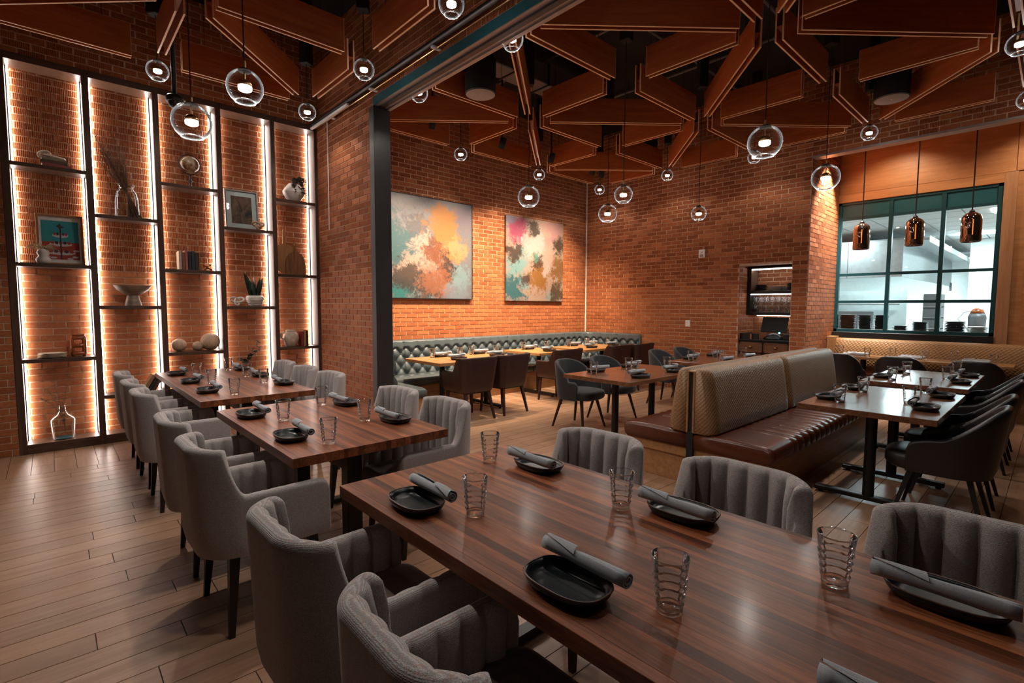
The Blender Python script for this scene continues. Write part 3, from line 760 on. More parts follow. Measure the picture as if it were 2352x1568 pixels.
def pendant(x, y, z, big, label, group, energy):
    label = label.replace('just below the baffles out over', 'under the baffles over')
    t = place(proto_b if big else proto_s, (x, y, z), random.random()*6, label, group, USED)
    zt = (0.138 if big else 0.096)*0.952+0.05
    top = ZC-z
    key = (big, round(z, 3))
    if key not in CORDM:
        CORDM[key] = (MB().tube([(0, 0, zt), (0, 0, top)], 0.004, 6).mesh('cord', M_BLACK),
                      MB().rbox(-0.055, 0.055, -0.055, 0.055, max(zt+0.02, 4.25-z), top, 0.006).mesh('canopy', M_BLACK))
    obj('cord', CORDM[key][0], None, t); obj('canopy', CORDM[key][1], None, t)
    ld = bpy.data.lights.new('lamp_light', 'SPOT'); ld.energy = energy; ld.color = NEUT; ld.shadow_soft_size = 0.03
    ld.spot_size = math.radians(146); ld.spot_blend = 0.35
    lo = bpy.data.objects.new('lamp_light', ld); lo.location = (0, 0, -0.062); COL.objects.link(lo); lo.parent = t
    return t
GS = 'small glass globe lamps tucked under the baffles'
SM = 'small clear glass globe lamp just below the baffles '
for x, y in ((4.545, 6.08), (6.195, 6.08)): pendant(x, y, 3.72, False, SM+'near the paintings', GS+' by the paintings', E_SMALL)
for x, y in ((7.845, 6.08), (7.845, 4.645), (7.845, 3.205), (7.845, 1.775), (7.845, 0.35)): pendant(x, y, 3.73, False, SM+'near the right brick wall', GS+' by the right wall', E_SMALL*0.75)
for x, y in ((2.93, 4.645), (2.93, 3.205), (2.93, 1.775)): pendant(x, y, 3.71, False, SM+'just behind the wide opening', GS+' behind the opening', E_SMALL)
pendant(6.195, 0.35, 3.74, False, SM+'out over the black chairs', GS+' over the black chairs', E_SMALL)
for x, y in ((2.285, 6.0), (2.285, 4.575), (2.285, 3.165), (2.285, 1.735), (2.285, 0.30)): pendant(x, y, 3.72, False, SM+'along the curtain rail', GS+' along the rail', E_SMALL)
pendant(0.86, 6.0, 3.74, False, SM+'in front of the shelves', None, E_SMALL)
GB = 'large glass globe lamps on long cords'
LB = 'large glass globe on a long cord over '
pendant(4.545, 4.645, 2.88, True, LB+'the velvet chairs before the smaller painting', None, E_BIG)
pendant(6.195, 4.645, 2.88, True, LB+'the back room, near the brick corner', None, E_BIG)
pendant(4.545, 1.775, 2.89, True, LB+'the booth, overlapping the baffles', None, E_BIG)
pendant(6.195, 1.775, 2.88, True, LB+'the booth, before the alcove side wall', None, E_BIG)
pendant(0.86, 4.575, 2.89, True, LB+'the walnut table nearest the shelves', None, E_BIG*1.5)
pendant(0.86, 1.735, 2.89, True, LB+'the nearest walnut table', None, E_BIG*0.45)
MB_ = 'smaller glass globe on a long cord over '
pendant(4.545, 3.205, 2.68, False, MB_+'the brown table beside the booth', None, E_SMALL*1.4)
pendant(6.195, 3.205, 2.69, False, MB_+'the far brown table beside the booth', None, E_SMALL*1.4)
pendant(0.86, 3.165, 2.71, False, MB_+'the middle walnut table', None, E_SMALL*2.8)

# ------------------------------------------------------------------ copper jar pendants before the kitchen window
def make_jar():
    t = thing('jar_pendant', 'x', 'pendant lamp')
    p = [(0.104, -0.205), (0.109, -0.195), (0.108, 0.08), (0.103, 0.120), (0.086, 0.152), (0.054, 0.176), (0.025, 0.19), (0.018, 0.205)]
    q = [(r-0.004, z) for r, z in reversed(p)]
    obj('shade', MB().lathe(p+q+[p[0]], 36, closed=False), M_COPPER, t, smooth=True)
    obj('cap', MB().lathe([(0.034, 0.186), (0.026, 0.205), (0.010, 0.225), (0.001, 0.226)], 20), M_BLACKS, t, smooth=True)
    obj('stem', MB().tube([(0, 0, 0.21), (0, 0, ZA-2.575)], 0.008, 8), M_BLACKS, t)
    obj('bulb', MB().lathe([(0.001, -0.06), (0.012, -0.05), (0.014, 0.06), (0.006, 0.10), (0.001, 0.10)], 12), M_FIL, t, smooth=True, label='glowing orange filament bulb')
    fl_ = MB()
    fl_.tube([(0.1105*math.cos(3.33+0.10*(k % 2)), 0.1105*math.sin(3.33+0.10*(k % 2)), -0.12+0.2*k/22) for k in range(23)], 0.0028, 5)  # glowing line laid on the opaque shade imitates the filament's glint
    obj('painted_glint', fl_, M_FIL, t, label='glowing orange line on the shade imitating a filament glint')
    return t
pj = make_jar()
for y, lab in ((2.085, 'nearest the alcove brick return'), (1.450, 'the middle of the three'), (0.855, 'nearest the wooden jamb')):
    place(pj, (9.08, y, 2.575), 0.0, 'mirrored copper jar pendant by the kitchen window, '+lab, 'copper jar pendants', USED)

# ------------------------------------------------------------------ ceiling speakers, track heads, camera dome, ducts
def make_speaker():
    t = thing('ceiling_speaker', 'x', 'speaker')
    obj('body', MB().lathe([(0.165, 0), (0.168, 0.02), (0.168, 0.36), (0.15, 0.40), (0.001, 0.40)], 32), M_BLACK, t, smooth=True)
    obj('grille', MB().lathe([(0.001, -0.004), (0.150, -0.004), (0.166, 0.004), (0.166, 0.010)], 32), M_CAPW, t, smooth=True, label='pale round grille')
    obj('logo_stud', MB().lathe([(0.001, -0.007), (0.007, -0.006), (0.007, -0.003)], 10), M_WHITEP, t)
    obj('hanger', MB().tube([(0, 0, 0.4), (0, 0, ZC-3.79)], 0.01, 6), M_BLACK, t)
    return t
ps = make_speaker()
for x, y, z, lab in ((3.56, 4.40, 3.79, 'beside the steel header, pale grille lit from below'), (6.99, 1.39, 3.80, 'above the alcove header'), (7.61, 4.90, 4.0, 'in the dark near the wall corner')):
    place(ps, (x, y, z), 0, 'black drum ceiling speaker '+lab, 'drum ceiling speakers', USED)
def track_spot(x, y, z, target, energy, color, label, group, size=50):
    t = thing('track_spotlight', label, 'spotlight', (x, y, z), 0, group)
    d = (Vector(target)-Vector((x, y, z))).normalized()
    q = d.to_track_quat('-Z', 'Y').to_matrix().to_4x4()
    mb = MB(); mb.lathe([(0.001, 0.10), (0.045, 0.095), (0.048, -0.06), (0.042, -0.06), (0.040, -0.03), (0.001, -0.03)], 18)
    mb.v = [tuple(q @ Vector(p)) for p in mb.v]
    obj('head', mb, M_BLACK, t, smooth=True)
    obj('arm', MB().tube([(0, 0, 0.06), (0, 0, ZC-z)], 0.012, 8), M_BLACK, t)
    l2 = MB(); l2.lathe([(0.001, -0.034), (0.038, -0.034), (0.038, -0.030)], 16); l2.v = [tuple(q @ Vector(p)) for p in l2.v]
    obj('lens', l2, M_LED, t)
    ld = bpy.data.lights.new('spot_light', 'SPOT'); ld.energy = energy; ld.color = color; ld.spot_size = math.radians(size); ld.spot_blend = 1.0; ld.shadow_soft_size = 0.03
    lo = bpy.data.objects.new('spot_light', ld); lo.rotation_euler = d.to_track_quat('-Z', 'Y').to_euler(); lo.location = d*0.07; COL.objects.link(lo); lo.parent = t
TS = 'black track spotlights aimed at the paintings'
for x, tx, tz, en in ((3.75, 4.15, 0.7, 1.25), (4.95, 4.9, 0.9, 0.95), (6.0, 5.9, 1.0, 0.9), (7.05, 7.2, 0.8, 1.05)):
    track_spot(x, 5.62, 3.84, (tx, YW, tz), E_TRACK*en, WARM, 'black track spotlight among the baffles, aimed at the painting wall', TS, 90)
track_spot(7.3, 5.62, 3.84, (8.0, 6.7, 0.9), E_TRACK*0.6, WARM, 'black track spotlight angled into the corner above the tufted banquette', None, 40)
dome = thing('camera_dome', 'black dome camera on a drop pole before the shelves', 'camera', (0.928, 5.62, 3.365))
obj('pole', MB().tube([(0, 0, 0.03), (0, 0, ZC-3.365)], 0.020, 10), M_STEEL, dome, smooth=True)
obj('housing', MB().lathe([(0.001, 0.05), (0.055, 0.05), (0.072, 0.03), (0.072, -0.005), (0.062, -0.012)], 24), M_BLACKS, dome, smooth=True)
obj('lens_dome', MB().lathe([(0.058, -0.012), (0.050, -0.042), (0.030, -0.062), (0.001, -0.068)], 24, closed=False), M_BLACKS, dome, smooth=True)
dk = thing('air_duct', 'grey sheet metal duct above the baffles', 'duct', (4.2, 5.0, 4.6))
obj('trunk', MB().rbox(-0.5, 2.2, -0.16, 0.16, -0.12, 0.14, 0.01), M_DUCT, dk)
for x in (-0.3, 0.3, 0.9, 1.5): obj('flange', MB().rbox(x-0.012, x+0.012, -0.175, 0.175, -0.135, 0.155, 0.002), M_STEEL, dk)
obj('hanger', MB().tube([(-0.2, 0, 0.14), (-0.2, 0, ZC-4.6)], 0.006, 6).tube([(1.8, 0, 0.14), (1.8, 0, ZC-4.6)], 0.006, 6), M_STEEL, dk)
for k, (x0, y0, x1, y1) in enumerate(((3.0, 3.6, 8.4, 3.6), (3.0, 2.4, 8.4, 2.4), (5.2, -1.0, 5.2, 6.8), (6.9, -1.0, 6.9, 6.8))):
    lab = ('dark steel joist crossing above the baffles beside the duct', 'dark steel joist above the booth baffles', 'dark conduit running toward the paintings above the baffles', 'dark conduit nearer the right brick wall above the baffles')[k]
    tag(obj('ceiling_pipe', MB().tube([(0, 0, 0), (x1-x0, y1-y0, 0)], 0.022, 8), M_DUCT, None, (x0, y0, ZC-0.06)), lab, 'pipe')

# ------------------------------------------------------------------ tables
def walnut_table(x0, x1, y0, y1, label, legs_y, n=30):
    t = thing('dining_table', label, 'table', ((x0+x1)/2, (y0+y1)/2, 0))
    w = (x1-x0); h = (y1-y0)/2; th = 0.048
    rs = np.random.RandomState(int(abs(y0)*100)+3)
    cuts = np.cumsum(rs.uniform(0.7, 1.3, n)); cuts = np.concatenate([[0], cuts/cuts[-1]])*w - w/2
    for i in range(n):
        obj('plank', MB().rbox(cuts[i], cuts[i+1], -h, h, TOP-th, TOP, 0.0002 if 0 < i < n-1 else 0.0012), M_WALNUT, t)
    for ly in legs_y:
        yy = ly-(y0+y1)/2
        obj('leg', MB().rbox(-0.045, 0.045, yy-0.045, yy+0.045, 0.03, TOP-th-0.012, 0.004), M_STEEL, t)
        obj('foot_bar', MB().rbox(-0.36, 0.36, yy-0.035, yy+0.035, 0.012, 0.045, 0.006), M_STEEL, t)
        obj('top_plate', MB().rbox(-0.30, 0.30, yy-0.04, yy+0.04, TOP-th-0.014, TOP-th, 0.002), M_STEEL, t)
        for sx in (-0.33, 0.33): obj('glide', MB().lathe([(0.018, 0), (0.018, 0.014)], 12, (sx, yy, 0)), M_BLACK, t)
    return t
T1 = (0.842, 1.768, -0.25, 1.960); T2 = (0.826, 1.732, 2.455, 3.965); T3 = (0.812, 1.690, 4.400, 6.620)
walnut_table(*T1, 'walnut dining table with six settings, the one with the light sapwood stripe', (0.25, 1.55))
walnut_table(*T2, 'walnut dining table laid for four, between the two longer walnut tables', (2.80, 3.62))
walnut_table(*T3, 'walnut dining table laid for six beside the lit shelves', (4.872, 6.15))
def t_base_table(name, x0, x1, y0, y1, mat, label, posts, along='Y', th=0.042, mat_edge=None, round_base=False):
    cx, cy = (x0+x1)/2, (y0+y1)/2
    t = thing(name, label, 'table', (cx, cy, 0))
    obj('tabletop', MB().rbox(x0-cx, x1-cx, y0-cy, y1-cy, TOP-th, TOP, 0.003), mat, t)
    for px_, py_ in posts:
        a, b = px_-cx, py_-cy
        obj('post', MB().lathe([(0.038, 0.04), (0.038, TOP-th-0.01)], 20, (a, b, 0)), M_STEEL, t, smooth=False)
        obj('top_plate', MB().rbox(a-0.05, a+0.05, b-0.25, b+0.25, TOP-th-0.012, TOP-th, 0.002), M_STEEL, t)
        ln = min(0.36, (y1-y0)*0.43)
        fb = obj('foot_bar', MB().rbox(a-0.032, a+0.032, b-ln, b+ln, 0.018, 0.055, 0.006), M_STEEL, t)
        for s in (-1, 1): obj('glide', MB().lathe([(0.02, 0), (0.02, 0.02)], 12, (a, b+s*(ln-0.04), 0)), M_BLACK, fb)
    return t
t_base_table('dining_table', 4.243, 5.690, 0.500, 1.343, M_WALNUT2, 'reddish brown booth table nearer the walnut tables, black chairs opposite the booth', [(4.56, 0.92), (5.34, 0.92)])
t_base_table('dining_table', 6.10, 7.55, 0.520, 1.352, M_WALNUT2, 'reddish brown booth table nearer the kitchen window, reflecting it', [(6.42, 0.93), (7.18, 0.93)])
t_base_table('dining_table', 4.13, 5.62, 2.80, 3.66, M_WALNUT2, 'reddish brown table with two charcoal velvet chairs, beside the end of the booth', [(4.515, 3.24), (5.243, 3.24)])
t_base_table('dining_table', 6.26, 7.74, 2.80, 3.63, M_WALNUT2, 'reddish brown table by the service niche with two charcoal velvet chairs', [(6.60, 3.22), (7.35, 3.22)])
t_base_table('dining_table', 3.675, 5.14, 5.375, 6.24, M_OAK, 'pale oak table below the framed painting', [(4.0, 5.80), (4.8, 5.80)])
t_base_table('dining_table', 5.67, 6.48, 5.53, 6.40, M_OAK, 'small pale oak table for two between the larger oak tables', [(6.08, 5.95)])
t_base_table('dining_table', 6.74, 8.05, 5.47, 6.34, M_OAK, 'pale oak table in the corner of the tufted banquette', [(7.0, 5.9), (7.75, 5.9)])
t_base_table('dining_table', 8.92, 9.42, 0.35, 2.35, M_OAK, 'long narrow oak table along the tan bench under the kitchen window', [(9.17, 0.7), (9.17, 1.36), (9.17, 2.0)], th=0.035)

# ------------------------------------------------------------------ chairs
def sstep(a, b, x):
    t = min(1.0, max(0.0, (x-a)/(b-a))); return t*t*(3-2*t)
def shell(xb, xf, w, r, ztop, zlow, th, flare_b=0.0, flare_s=0.0, pitch=0.0, puff=0.0, n=96, front_r=0.05, zin=0.42, tuck=0.03):
    """upholstered U-shaped shell: arms and back in one sweep"""
    half = [(xb, y) for y in np.linspace(0, w-r, 8)]
    half += [(xb+r-r*math.cos(a), w-r+r*math.sin(a)) for a in np.linspace(0, PI/2, 18)[1:]]
    half += [(x, w) for x in np.linspace(xb+r, xf, 14)[1:]]
    pts = [(x, -y) for x, y in reversed(half[1:])] + half
    P = np.array(pts); seg = np.linalg.norm(np.diff(P, axis=0), axis=1); S = np.concatenate([[0], np.cumsum(seg)])
    tot = S[-1]; ss = np.linspace(0, tot, n)
    X = np.interp(ss, S, P[:, 0]); Y = np.interp(ss, S, P[:, 1])
    rings = []
    for i in range(n):
        a, b = max(0, i-1), min(n-1, i+1)
        tx, ty = X[b]-X[a], Y[b]-Y[a]; l = math.hypot(tx, ty); nx, ny = -ty/l, tx/l   # outward
        d = abs(ss[i]-tot/2); de = tot/2-d
        zt = ztop(d, tot/2)
        if de < front_r: zt -= front_r - math.sqrt(max(0, front_r**2-(front_r-de)**2))
        pf = puff*abs(math.sin(PI*(ss[i]-tot/2)/pitch))**0.5 if pitch else 0.0
        thk = th*(0.75+0.25*sstep(0, 0.06, de))
        ring = []
        def off(z):
            o = (z-0.45)*(flare_b*abs(nx)+flare_s*abs(ny))
            if z < 0.44: o -= tuck*((0.44-z)/0.12)**2
            return o
        rr = thk/2
        for z in np.linspace(zlow, zt-rr, 9):
            o = off(z); ring.append((X[i]+nx*o, Y[i]+ny*o, z))
        for a in np.linspace(0, PI, 9)[1:-1]:
            o = off(zt-rr)-rr+rr*math.cos(a); ring.append((X[i]+nx*(o-pf*0.5*((1-math.cos(a))/2)**3), Y[i]+ny*(o-pf*0.5*((1-math.cos(a))/2)**3), zt-rr+rr*math.sin(a)))
        for k, z in enumerate(np.linspace(zt-rr, zin, 8)):
            o = off(z)-thk-pf*(0.5+0.5*min(1, k/1.0)); ring.append((X[i]+nx*o, Y[i]+ny*o, z))
        rings.append(ring)
    mb = MB(); mb.loft(rings, True, 0, False)
    return mb
def taper_leg(a, b, r0, r1, seg=4):
    m = MB(); a, b = Vector(a), Vector(b)
    ph = PI/4
    rg = []
    for p, r in ((a, r0), (b, r1)):
        rg.append([(p.x+r*1.2*math.cos(ph+2*PI*k/seg), p.y+r*1.2*math.sin(ph+2*PI*k/seg), p.z) for k in range(seg)])
    return m.loft(rg)
def cushion(rx, ry, z0, z1, cx, n=3.6, b=0.025):
    m = MB()
    m.loft([ell(rx-b*0.9, ry-b*0.9, z0, n, 40, cx), ell(rx-b*0.2, ry-b*0.2, z0+b*0.5, n, 40, cx), ell(rx, ry, z0+b, n, 40, cx), ell(rx, ry, z1-b, n, 40, cx),
            ell(rx-b*0.25, ry-b*0.25, z1-b*0.35, n, 40, cx), ell(rx-b, ry-b, z1, n, 40, cx), ell(rx*0.5, ry*0.5, z1+b*0.22, n, 40, cx)]); return m
def make_chair(kind):
    t = thing('dining_armchair', 'x', 'chair')
    if kind == 'grey':
        def zt(d, h):
            q = min(1.0, max(0.0, (d-0.288)/0.105)); e = min(1.0, max(0.0, (d-0.262)/0.03))
            return 0.868 - 0.010*sstep(0.1, 0.3, d) - 0.006*e*e - 0.212*(1-(1-q)**1.9)
        obj('shell', shell(-0.29, 0.27, 0.272, 0.17, zt, 0.372, 0.050, 0.05, -0.03, 0.080, 0.030, 264, 0.05, 0.42), M_GREY, t, smooth=True, label='grey woven back and arms, channelled inside')
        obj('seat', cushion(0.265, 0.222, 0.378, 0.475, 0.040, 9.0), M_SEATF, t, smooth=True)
        obj('underside', MB().rbox(-0.20, 0.24, -0.205, 0.205, 0.362, 0.384, 0.01), M_BLACK, t)
        legs = [((-0.150, s*0.196, 0.370), (-0.178, s*0.228, 0), 0.026, 0.014) for s in (-1, 1)] + [((0.205, s*0.185, 0.370), (0.235, s*0.205, 0), 0.026, 0.014) for s in (-1, 1)]
        lm = M_LEG
    elif kind == 'brown':
        def zt(d, h): return 0.835 - 0.19*sstep(0.30, 0.46, d)
        obj('shell', shell(-0.255, 0.23, 0.262, 0.085, zt, 0.375, 0.030, 0.10, 0.13, 0, 0, 84, 0.03, 0.42, 0.045), M_BROWNL, t, smooth=True, label='dark brown leather back and arms')
        obj('seat', cushion(0.25, 0.23, 0.385, 0.470, 0.02), M_BROWNL, t, smooth=True)
        obj('apron', MB().rbox(-0.21, 0.23, -0.205, 0.205, 0.355, 0.39, 0.006), M_LEG, t)
        legs = [((-0.185, s*0.185, 0.375), (-0.265, s*0.232, 0), 0.024, 0.014) for s in (-1, 1)] + [((0.205, s*0.19, 0.375), (0.225, s*0.215, 0), 0.023, 0.014) for s in (-1, 1)]
        lm = M_BROWNL
    elif kind == 'velvet':
        def zt(d, h):
            q = min(1.0, d/0.44); return 0.585 + 0.245*(max(0, 1-q**2.2))**0.62 if d < 0.44 else 0.585
        obj('shell', shell(-0.27, 0.15, 0.262, 0.225, zt, 0.36, 0.045, 0.10, 0.02, 0, 0, 96, 0.06, 0.42, 0.03), M_VELVET, t, smooth=True, label='rounded charcoal velvet back')
        obj('seat', cushion(0.255, 0.245, 0.365, 0.475, 0.035, 3.0, 0.035), M_VELVET, t, smooth=True)
        legs = [((sx*0.15-0.01, s*0.15, 0.37), (sx*0.235-0.01, s*0.225, 0), 0.019, 0.011) for sx in (-1, 1) for s in (-1, 1)]
        lm = M_BROWNL
    else:
        def zt(d, h): return 0.605 + 0.235*(1-sstep(0.10, 0.50, d)) - 0.02*sstep(0.5, 0.6, d)
        obj('shell', shell(-0.285, 0.17, 0.285, 0.225, zt, 0.36, 0.045, 0.13, 0.03, 0, 0, 96, 0.07, 0.42, 0.03), M_BLACKL, t, smooth=True, label='black leather barrel back')
        obj('seat', cushion(0.275, 0.245, 0.355, 0.475, 0.05, 3.0, 0.035), M_BLACKL, t, smooth=True)
        legs = [((sx*0.15, s*0.15, 0.37), (sx*0.245, s*0.215, 0), 0.020, 0.012) for sx in (-1, 1) for s in (-1, 1)]
        lm = M_LEG
    for a, b, r0, r1 in legs: obj('leg', taper_leg(a, b, r0, r1, 4 if kind != 'velvet' else 10), lm, t)
    return t
ch = {k: make_chair(k) for k in ('grey', 'brown', 'velvet', 'black')}
# grey armchairs: left row faces +X, right row faces -X
def grey(x, y, left, where, j=0.0):
    place(ch['grey'], (x, y, 0), (0 if left else PI)+j, 'grey woven armchair '+where, 'grey armchairs at the walnut tables', USED)
NEAR, MID, FAR = 'nearest walnut table', 'middle walnut table', 'walnut table by the shelves'
OS, BS = 'open-floor side', 'booth side'
for y, j, w in ((1.505, 0.02, 'next to the middle table'), (0.845, -0.02, 'middle place')): grey(0.715, y, True, '%s of the nearest walnut table, %s' % (OS, w), j)
for y, j, w in ((1.480, 0.03, 'next to the middle table'), (0.800, -0.02, 'middle place'), (0.120, 0.02, 'farthest from the shelves')): grey(1.735, y, False, '%s of the nearest walnut table, %s' % (BS, w), j)
for y, j, w in ((2.665, 0.02, 'farther from the shelves'), (3.350, -0.03, 'nearer the shelves')): grey(0.708, y, True, '%s of the middle walnut table, %s' % (OS, w), j)
for y, j, w in ((2.735, 0.0, 'farther from the shelves'), (3.360, 0.03, 'nearer the shelves')): grey(1.700, y, False, '%s of the middle walnut table, %s' % (BS, w), j)
for y, j, w in ((4.515, 0.0, 'farthest from the shelves'), (5.145, 0.02, 'middle place'), (5.830, -0.02, 'right by the shelves')): grey(0.705, y, True, '%s of the shelf-end walnut table, %s' % (OS, w), j)
for y, j, w in ((4.605, 0.0, 'farthest from the shelves'), (5.240, 0.02, 'middle place'), (5.880, -0.02, 'right by the shelves')): grey(1.695, y, False, 'brick-pier side of the shelf-end walnut table, '+w, j)
for i, (x, y, j) in enumerate(((4.075, 5.29, -0.03), (4.700, 5.31, 0.06), (5.93, 5.36, 0.02), (7.26, 5.34, 0.0), (7.90, 5.29, 0.04))):
    lab = ('below the framed painting, bench-end place', 'below the framed painting, second place', 'at the small oak table for two', 'at the corner oak table, first place', 'at the corner oak table, beside the right brick wall')[i]
    place(ch['brown'], (x, y, 0), PI/2+j, 'dark brown leather armchair '+lab, 'dark brown leather armchairs', USED)
for i, (x, y, j) in enumerate(((4.80, 3.98, 0.05), (5.50, 3.99, 0.0), (6.98, 4.02, 0.05), (7.72, 4.02, 0.0))):
    lab = ('by the booth end, nearer the opening', 'by the booth end, second place', 'near the service niche, first place', 'near the service niche, against the brick wall')[i]
    place(ch['velvet'], (x, y, 0), -PI/2+j, 'charcoal velvet chair with rounded back '+lab, 'charcoal velvet chairs', USED)
for i, x in enumerate((4.60, 5.26, 6.42, 7.08)):
    place(ch['black'], (x, 0.50, 0), PI/2+0.02*(i % 2), 'black leather barrel chair, %s place at the %s booth table' % (('first', 'second')[i % 2], ('nearer', 'farther')[i//2]), 'black barrel chairs facing the booth', USED)
for i, y in enumerate((2.16, 1.43, 0.68)):
    place(ch['black'], (8.62, y, 0), 0.0, 'black leather barrel chair facing the kitchen window bench, '+('behind the end of the booth', 'the middle one', 'nearest the wooden jamb')[i], 'black barrel chairs facing the tan bench', USED)

# ------------------------------------------------------------------ place settings
def make_dish():
    t = thing('oval_dish', 'x', 'dish')
    a, b, h = 0.125, 0.083, 0.034
    R = [(a-0.030, b-0.022, 0.0), (a-0.018, b-0.012, 0.003), (a-0.006, b-0.004, 0.018), (a-0.001, b-0.001, h-0.004)]
    I = [(a-0.006, b-0.006, h-0.003), (a-0.011, b-0.010, 0.018), (a-0.020, b-0.017, 0.008), (a-0.045, b-0.036, 0.006)]
    obj('body', MB().loft([ell(x, y, z, 2.7) for x, y, z in R+I]), M_DISH, t, smooth=True, label='black glazed dish')
    obj('rim', MB().loft([ell(x, y, z, 2.7) for x, y, z in ((a-0.001, b-0.001, h-0.005), (a+0.0005, b+0.0005, h-0.002), (a-0.002, b-0.002, h+0.0005), (a-0.005, b-0.005, h-0.001))], False), M_RIM, t, smooth=True, label='unglazed brown rim')
    return t
def make_napkin():
    ln, R = 0.280, 0.0255
    n = 54; prof_o = []; prof_i = []
    for i in range(n):
        a = i/(n-1)*2*PI*2.15; r = 0.006+(R-0.006)*(i/(n-1))
        prof_o.append((r*math.cos(a), r*math.sin(a)*0.93)); prof_i.append(((r-0.0026)*math.cos(a), (r-0.0026)*math.sin(a)*0.93))
    poly = prof_o + prof_i[::-1]
    rings = []
    for k in range(13):
        u = k/12; x = (u-0.5)*ln
        s = 1.0+0.10*math.sin(u*7.0)*0.5-0.10*u
        rot = 0.5*u
        rings.append([(x+0.010*(c if (k == 0) else 0), (c*math.cos(rot)-d*math.sin(rot))*s*1.0, (c*math.sin(rot)+d*math.cos(rot))*s) for c, d in poly])
    mb = MB().loft(rings)
    t = thing('rolled_napkin', 'x', 'napkin')
    obj('roll', mb, M_NAP, t, smooth=True)
    fl_ = MB()
    fr = []
    for k in range(9):
        u = k/8; a0 = 0.6+0.9*u
        fr.append([(0.02+0.115*u+0.010*v, (R+0.0015)*math.cos(a0+v*1.3), (R+0.0015)*math.sin(a0+v*1.3)*0.95) for v in np.linspace(0, 1, 7)])
    fl_.loft(fr, False, 0, False)
    obj('flap', fl_, M_NAP, t, smooth=True)
    return t
def make_tumbler():
    h, r0, r1 = 0.136, 0.0315, 0.0465
    outer = []
    for i in range(41):
        z = 0.010+(h-0.010)*i/40; r = r0+(r1-r0)*(z/h)**1.1
        if 0.022 < z < 0.100: r += 0.0021*math.sin((z-0.022)/0.0098*PI)
        outer.append((r, z))
    rim_ = [(r1-0.0008, h+0.0012), (r1-0.0026, h+0.0004), (r1-0.0030, h-0.004)]
    def fn(r, z, a, j): return r*(1+0.019*math.cos(a*14)) if 0.012 < z < 0.10 else r
    t = thing('tumbler', 'x', 'glass')
    obj('wall', MB().lathe(outer, 84, closed=False, fn=fn), M_TUMB, t, smooth=True)
    obj('lip', MB().lathe([outer[-1]]+rim_, 40, closed=False), M_LIP, t, smooth=True)
    obj('base', MB().lathe([(0.001, 0.003), (r0-0.006, 0.002), (r0-0.001, 0.0), (r0, 0.003), (r0+0.0008, 0.010), (r0-0.003, 0.016), (r0-0.010, 0.013), (0.001, 0.012)], 40, closed=False), M_BASEG, t, smooth=True, label='thick glass base')
    return t
def single(t):
    """one-part thing: the mesh itself becomes the top-level object"""
    c = t.children[0]; c.parent = None
    for k in ('label', 'category'): c[k] = t[k]
    c.name = t.name; nm = t.name
    bpy.data.objects.remove(t, do_unlink=True); c.name = nm; return c
p_dish, p_nap, p_tum = make_dish(), make_napkin(), make_tumbler()
def setting(x, y, face, tab, seat, g=(0.225, 0.115), nap=0.066, jit=0.05, z=TOP):
    """face = direction the diner looks, degrees from +X; local y is forward"""
    a = math.radians(face)-PI/2
    def to(lx, ly): return (x+lx*math.cos(a)-ly*math.sin(a), y+lx*math.sin(a)+ly*math.cos(a))
    j = lambda: random.uniform(-jit, jit)
    place(p_dish, (x, y, z), a+j(), 'black oval dish, %s, %s' % (tab, seat), 'oval dishes on the '+tab, USED)
    nx, ny = to(0.004, nap)
    place(p_nap, (nx, ny, z+0.034+0.024), a+(PI if random.random() < .5 else 0)+j(), 'rolled grey napkin, %s, %s' % (tab, seat), 'napkins on the '+tab, USED)
    gx, gy = to(*g)
    place(p_tum, (gx, gy, z), random.random()*6, 'ribbed glass tumbler, %s, %s' % (tab, seat), 'tumblers on the '+tab, USED)
S3 = ('place by the middle table', 'middle place', 'place far from the shelves'); S2 = ('place nearer the shelves', 'place farther from the shelves'); S3F = ('place by the shelves', 'middle place', 'place far from the shelves')
for k, (y, gl) in enumerate(((1.568, 0.205), (0.832, 0.228), (0.130, 0.22))): setting(0.962, y, 0, NEAR, OS+', '+S3[k], (gl, 0.116))
for k, (y, gl) in enumerate(((1.573, 0.228), (0.862, 0.190), (0.155, 0.214))): setting(1.612, y, 180, NEAR, BS+', '+S3[k], (gl, 0.098), 0.046)
for k, (y, gl) in enumerate(((3.595, 0.27), (2.845, 0.232))): setting(0.950, y, 0, MID, OS+', '+S2[k], (gl, 0.118))
for k, (y, gl) in enumerate(((3.575, 0.105), (2.850, 0.13))): setting(1.600, y, 180, MID, BS+', '+S2[k], (gl, 0.145), 0.05)
for k, (y, gl) in enumerate(((6.290, 0.24), (5.575, 0.19), (4.865, 0.285))): setting(0.952, y, 0, FAR, OS+', '+S3F[k], (gl, 0.140))
for k, (y, gl) in enumerate(((6.300, 0.085), (5.620, 0.05), (4.900, 0.21))): setting(1.585, y, 180, FAR, 'brick-pier side, '+S3F[k], (gl, 0.115), 0.05)
RT1, RT2 = 'booth table nearer the walnut tables', 'booth table nearer the window'
F2 = ('end toward the walnut tables', 'end toward the window')
for k, (x, g, tab) in enumerate(((4.650, 0.205, RT1), (5.405, 0.142, RT1), (6.563, 0.22, RT2), (7.255, 0.25, RT2))): setting(x, 0.620, 90, tab, 'chair side, '+F2[k % 2], (g, 0.13), 0.068)
for k, (x, g, tab) in enumerate(((4.640, 0.125, RT1), (5.348, 0.14, RT1), (6.49, 0.15, RT2), (7.20, 0.145, RT2))): setting(x, 1.235, -90, tab, 'bench side, '+F2[k % 2], (g, 0.110), 0.075)
TA, TB = 'brown table beside the booth end', 'brown table by the service niche'
G2 = ('end toward the opening', 'end toward the niche')
